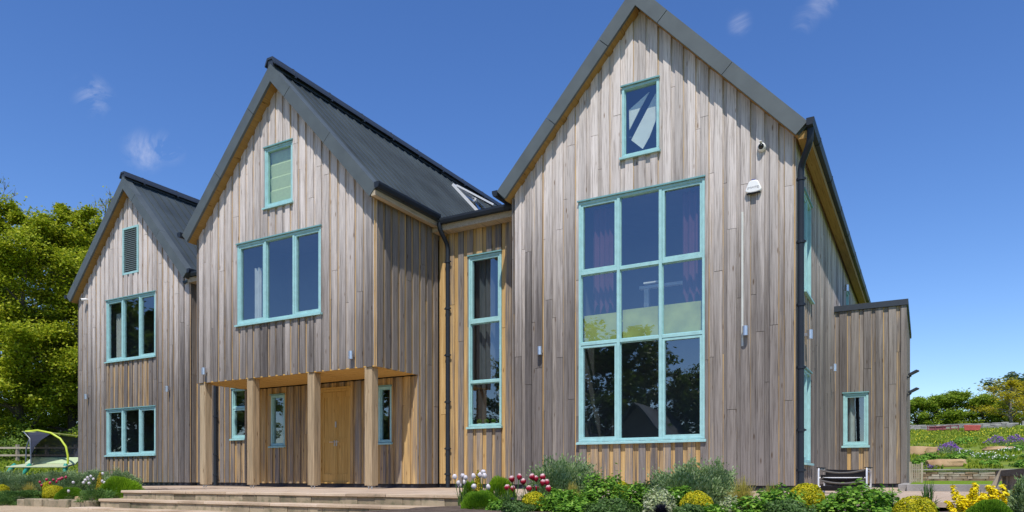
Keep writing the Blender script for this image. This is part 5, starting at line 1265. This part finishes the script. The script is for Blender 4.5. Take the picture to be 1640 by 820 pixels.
# what stands behind the photographer and shows in the big window
def barn():
    root = empty('barn', (-17.2, -20, GH(-17, -20))); tag(root, 'dark timber barn mirrored in the lower panes of the big window', 'barn')
    z0 = -.2; w_ = 3.3; L = 12; eave = 3.4; rid = 6.5
    mb = MB(); mb.extrude([(-w_, z0), (w_, z0), (w_, eave), (0, rid-.1), (-w_, eave)], -7, 0); kid(mb, 'wall', M['tim_dark'], root)
    mb = MB()
    for s in (-1, 1): mb.extrude([(0, rid), (s*(w_+.3), eave-.28), (s*(w_+.3), eave-.1), (0, rid+.18)], -7.3, .35)
    kid(mb, 'roof', M['roof'], root)
    mb = MB(); mb.box(-1.2, 1.2, .001, .06, z0, 2.6, (.7, .1, 0)); kid(mb, 'door', M['tim_grey'], root)
    mb = MB(); mb.extrude([(-9.0, z0), (-1.5, z0), (-1.5, 3.0), (-5.2, 5.2), (-9.0, 3.0)], -7.2, -1.6); kid(mb, 'side_wing', M['tim_grey'], root)
barn()
tE = make_tree('broad_tree', 61, 12.5, 5.4, .04, 24000, .38, LM['treedark'], M['bark'], .35)
for i, (x, y, s, lb) in enumerate([(-21.5, -27.5, 1.05, 'broad dark tree mirrored behind the barn in the big window'), (-15.5, -30, .80, 'broad tree mirrored in the middle pane of the big window'), (-11.0, -28.5, .58, 'broad tree mirrored in the right pane of the big window'),
        (-30, -27, .9, 'broad tree mirrored beside the stair window'), (-44, -24, 1.1, 'broad tree mirrored in the porch'), (-66, -22, 1.35, 'broad tree mirrored in the left gable windows, left one'), (-73, -20, 1.6, 'broad tree mirrored in the left gable windows, middle one'), (-80, -17, 1.7, 'broad tree mirrored in the left gable windows, right one')]):
    o = tE if i == 0 else copy_tree(tE); o.location = (x, y, GH(x, y)-.2); o.scale = (s, s, s); o.rotation_euler = (0, 0, i*2.3); tag(o, lb, 'tree')

# ------------------------------------------------------------------ left: fence, sleeper wall, garden swing
fr_pts = [(-53.4, 21.4), (-51.9, 22.27), (-50.42, 23.11), (-48.87, 23.99), (-47.29, 24.89), (-45.74, 25.77), (-44.26, 26.61), (-42.7, 27.5)]
root = empty('rail_fence', (fr_pts[3][0], fr_pts[3][1], 1.1)); tag(root, 'post and rail timber fence in front of the wood', 'fence')
bpy.context.view_layer.update()
for (x, y) in fr_pts:
    mb = MB(); g = GH(x, y); mb.box(x-.08, x+.08, y-.08, y+.08, g-.2, 2.30, (rnd(), .1, 0)); mb.build('fence_post', M['tim_fence'], root)
for z in (2.08, 1.62):
    mb = MB()
    for a, b in zip(fr_pts[:-1], fr_pts[1:]):
        mb.hexa([(a[0], a[1]-.09, z-.05), (b[0], b[1]-.09, z-.05), (b[0], b[1]-.13, z-.05), (a[0], a[1]-.13, z-.05), (a[0], a[1]-.09, z+.06), (b[0], b[1]-.09, z+.06), (b[0], b[1]-.13, z+.06), (a[0], a[1]-.13, z+.06)], (rnd(), .1, 0))
    mb.build('fence_rail', M['tim_fence'], root)
mb = MB()
for i in range(2):
    for k in range(6): mb.box(-33+k*1.5, -33+k*1.5+1.49, 12.9+.02*(k % 2), 13.15, -.25+.27*i, .0+.27*i+.015, (rnd(), .0, 0))
o = mb.build('sleeper_wall', M['tim_dark']); tag(o, 'low dark sleeper wall behind the left bed', 'wall')

M['net'] = None
def netmat():
    m, ns, ls, b = mat('black_mesh_net'); out = [n for n in ns if n.type == 'OUTPUT_MATERIAL'][0]
    b.inputs['Base Color'].default_value = (.018, .022, .045, 1); b.inputs['Roughness'].default_value = .6
    tr = N(ns, 'ShaderNodeBsdfTransparent'); mi = N(ns, 'ShaderNodeMixShader'); mi.inputs[0].default_value = .93
    ls.new(tr.outputs[0], mi.inputs[1]); ls.new(b.outputs[0], mi.inputs[2]); ls.new(mi.outputs[0], out.inputs[0]); return m
M['net'] = netmat(); M['limet'] = simple('lime_trim', (.50, .60, .04), .5); M['paleg'] = simple('pale_green_cloth', (.42, .52, .32), .8, 0, .08, 8)
M['teal'] = simple('teal_plastic', (.03, .30, .22), .35); M['poleg'] = simple('slate_pole', (.10, .12, .17), .4); M['yel'] = simple('pale_lime_cloth', (.60, .65, .22), .8)
M['yelpale'] = simple('pale_seat_cloth', (.42, .47, .30), .8, 0, .06, 8)
sw = empty('garden_swing', (-27.0, 14.35, .30), R(29)); tag(sw, 'covered garden swing seat with black mesh canopy and lime green trim', 'garden swing')
# local: x across (-1..1), y depth, z up
WX, DY, HZ = .98, .55, 1.62
def archpts(x0, x1, y0, y1, h0, h, n=16): 
    return [(x0+(x1-x0)*t, y0+(y1-y0)*t, h0+(h-h0)*math.sin(math.pi*t)**.75) for t in [i/n for i in range(n+1)]]
mb = MB(); mb.tube([(-WX+.05+.25*t*0, -DY, .45) for t in (0, 1)], .02)
mb = MB()
qa = [(-WX*.35, -DY, .38), (-WX*.36, -DY, .9), (-WX*.42, -DY+.05, 1.30), (-WX*.75, -DY+.2, 1.55)]
mb.tube(qa, .022, 8); mb.tube([(-WX, DY*.2, .38), (-WX*.98, DY*.2, 1.0), (-WX*.8, DY*.2, 1.5)], .022, 8); kid(mb, 'pole', M['poleg'], sw, True)
mb = MB(); arc = [(WX*.97, -DY, .42), (WX*.97, -DY, .70), (WX*.88, -DY+.03, 1.02), (WX*.66, -DY+.06, 1.30), (WX*.30, -DY+.1, 1.50), (-WX*.25, -DY+.2, 1.60), (-WX*.75, -DY+.3, 1.57)]
mb.tube(arc, .035, 8); mb.tube([(-WX*.85, DY*.6, .62), (WX*.98, DY*.6, .60)], .03, 8); kid(mb, 'arch', M['limet'], sw, True)
# net panels: back curtain and left hood
mb = MB()
mb.poly([(-WX*.82, DY*.6, .60), (WX*1.0, DY*.6, .60), (WX*1.0, DY*.6, 1.32), (WX*.55, DY*.6, 1.42), (-WX*.80, DY*.6, 1.55)], [(0, 1, 2, 3, 4)])
fa = [(-WX*.35, -DY, .40), (-WX*.36, -DY, .85), (-WX*.38, -DY+.05, 1.15), (-WX*.50, -DY+.12, 1.40), (-WX*.75, -DY+.3, 1.56)]
ba = [(-WX*.82, DY*.6, z) for z in (.50, .85, 1.1, 1.35, 1.55)]
mb.poly([p for q_ in zip(fa, ba) for p in q_], [(2*i, 2*i+1, 2*i+3, 2*i+2) for i in range(4)])
fb = [(-WX*.35, -DY, .72), (-WX*.36, -DY, .95), (-WX*.38, -DY+.05, 1.20), (-WX*.50, -DY+.12, 1.42), (-WX*.72, -DY+.28, 1.565)]
fc = [(-WX*.34, -DY, .73), (-WX*.22, -DY+.02, 1.02), (0, -DY+.05, 1.27), (WX*.32, -DY+.10, 1.49), (-WX*.1, -DY+.18, 1.59)]
mb.poly([p for q_ in zip(fb, fc) for p in q_], [(2*i, 2*i+1, 2*i+3, 2*i+2) for i in range(4)])
kid(mb, 'net', M['net'], sw)
mb = MB(); mb.hexa([(-WX*.85, -DY+.25, 1.555), (WX*.35, -DY+.1, 1.50), (WX*1.0, DY*.7, 1.42), (-WX*.8, DY*.6, 1.56), (-WX*.85, -DY+.25, 1.575), (WX*.35, -DY+.1, 1.52), (WX*1.0, DY*.7, 1.44), (-WX*.8, DY*.6, 1.58)]); kid(mb, 'canopy', M['yel'], sw)
mb = MB(); mb.hexa([(-WX*1.15, -DY-.15, .29), (WX*.98, -DY-.15, .29), (WX*.98, -DY+.45, .39), (-WX*.86, -DY+.45, .39), (-WX*1.15, -DY-.15, .33), (WX*.98, -DY-.15, .34), (WX*.98, -DY+.45, .44), (-WX*.86, -DY+.45, .44)])
o = kid(mb, 'seat', M['yelpale'], sw); bevel(o, .015, 2)
mb = MB(); mb.hexa([(-WX*.88, -DY+.45, .40), (WX*.98, -DY+.45, .40), (WX*.98, DY*.45, .60), (-WX*.84, DY*.45, .60), (-WX*.88, -DY+.43, .46), (WX*.98, -DY+.43, .46), (WX*.98, DY*.42, .68), (-WX*.84, DY*.42, .68)]); o = kid(mb, 'backrest', M['paleg'], sw); bevel(o, .015, 2)
mb = MB(); mb.hexa([(WX*.5, -DY+.6, .545), (WX*.9, -DY+.6, .545), (WX*.9, -DY+.9, .625), (WX*.5, -DY+.9, .625), (WX*.5, -DY+.6, .555), (WX*.9, -DY+.6, .555), (WX*.9, -DY+.9, .64), (WX*.5, -DY+.9, .64)]); kid(mb, 'cloth_tag', M['white'], sw)
for (x, y, dx) in ((-WX*1.1, -DY*.5, -.3), (-WX*.36, -DY, -.25), (WX*.9, -DY, .0)):
    mb = MB(); mb.tube([(x, y, .42), (x+dx*.3, y-.03, .30), (x+dx, y-.1, -.02)], [.06, .085, .045], 10); kid(mb, 'leg', M['teal'], sw, True)

# drop helper objects left over and check
for o in list(bpy.data.objects):
    if o.type == 'EMPTY' and not o.children: bpy.data.objects.remove(o)
sc.cycles.max_bounces = 8; sc.cycles.transparent_max_bounces = 12; sc.cycles.sample_clamp_indirect = 8
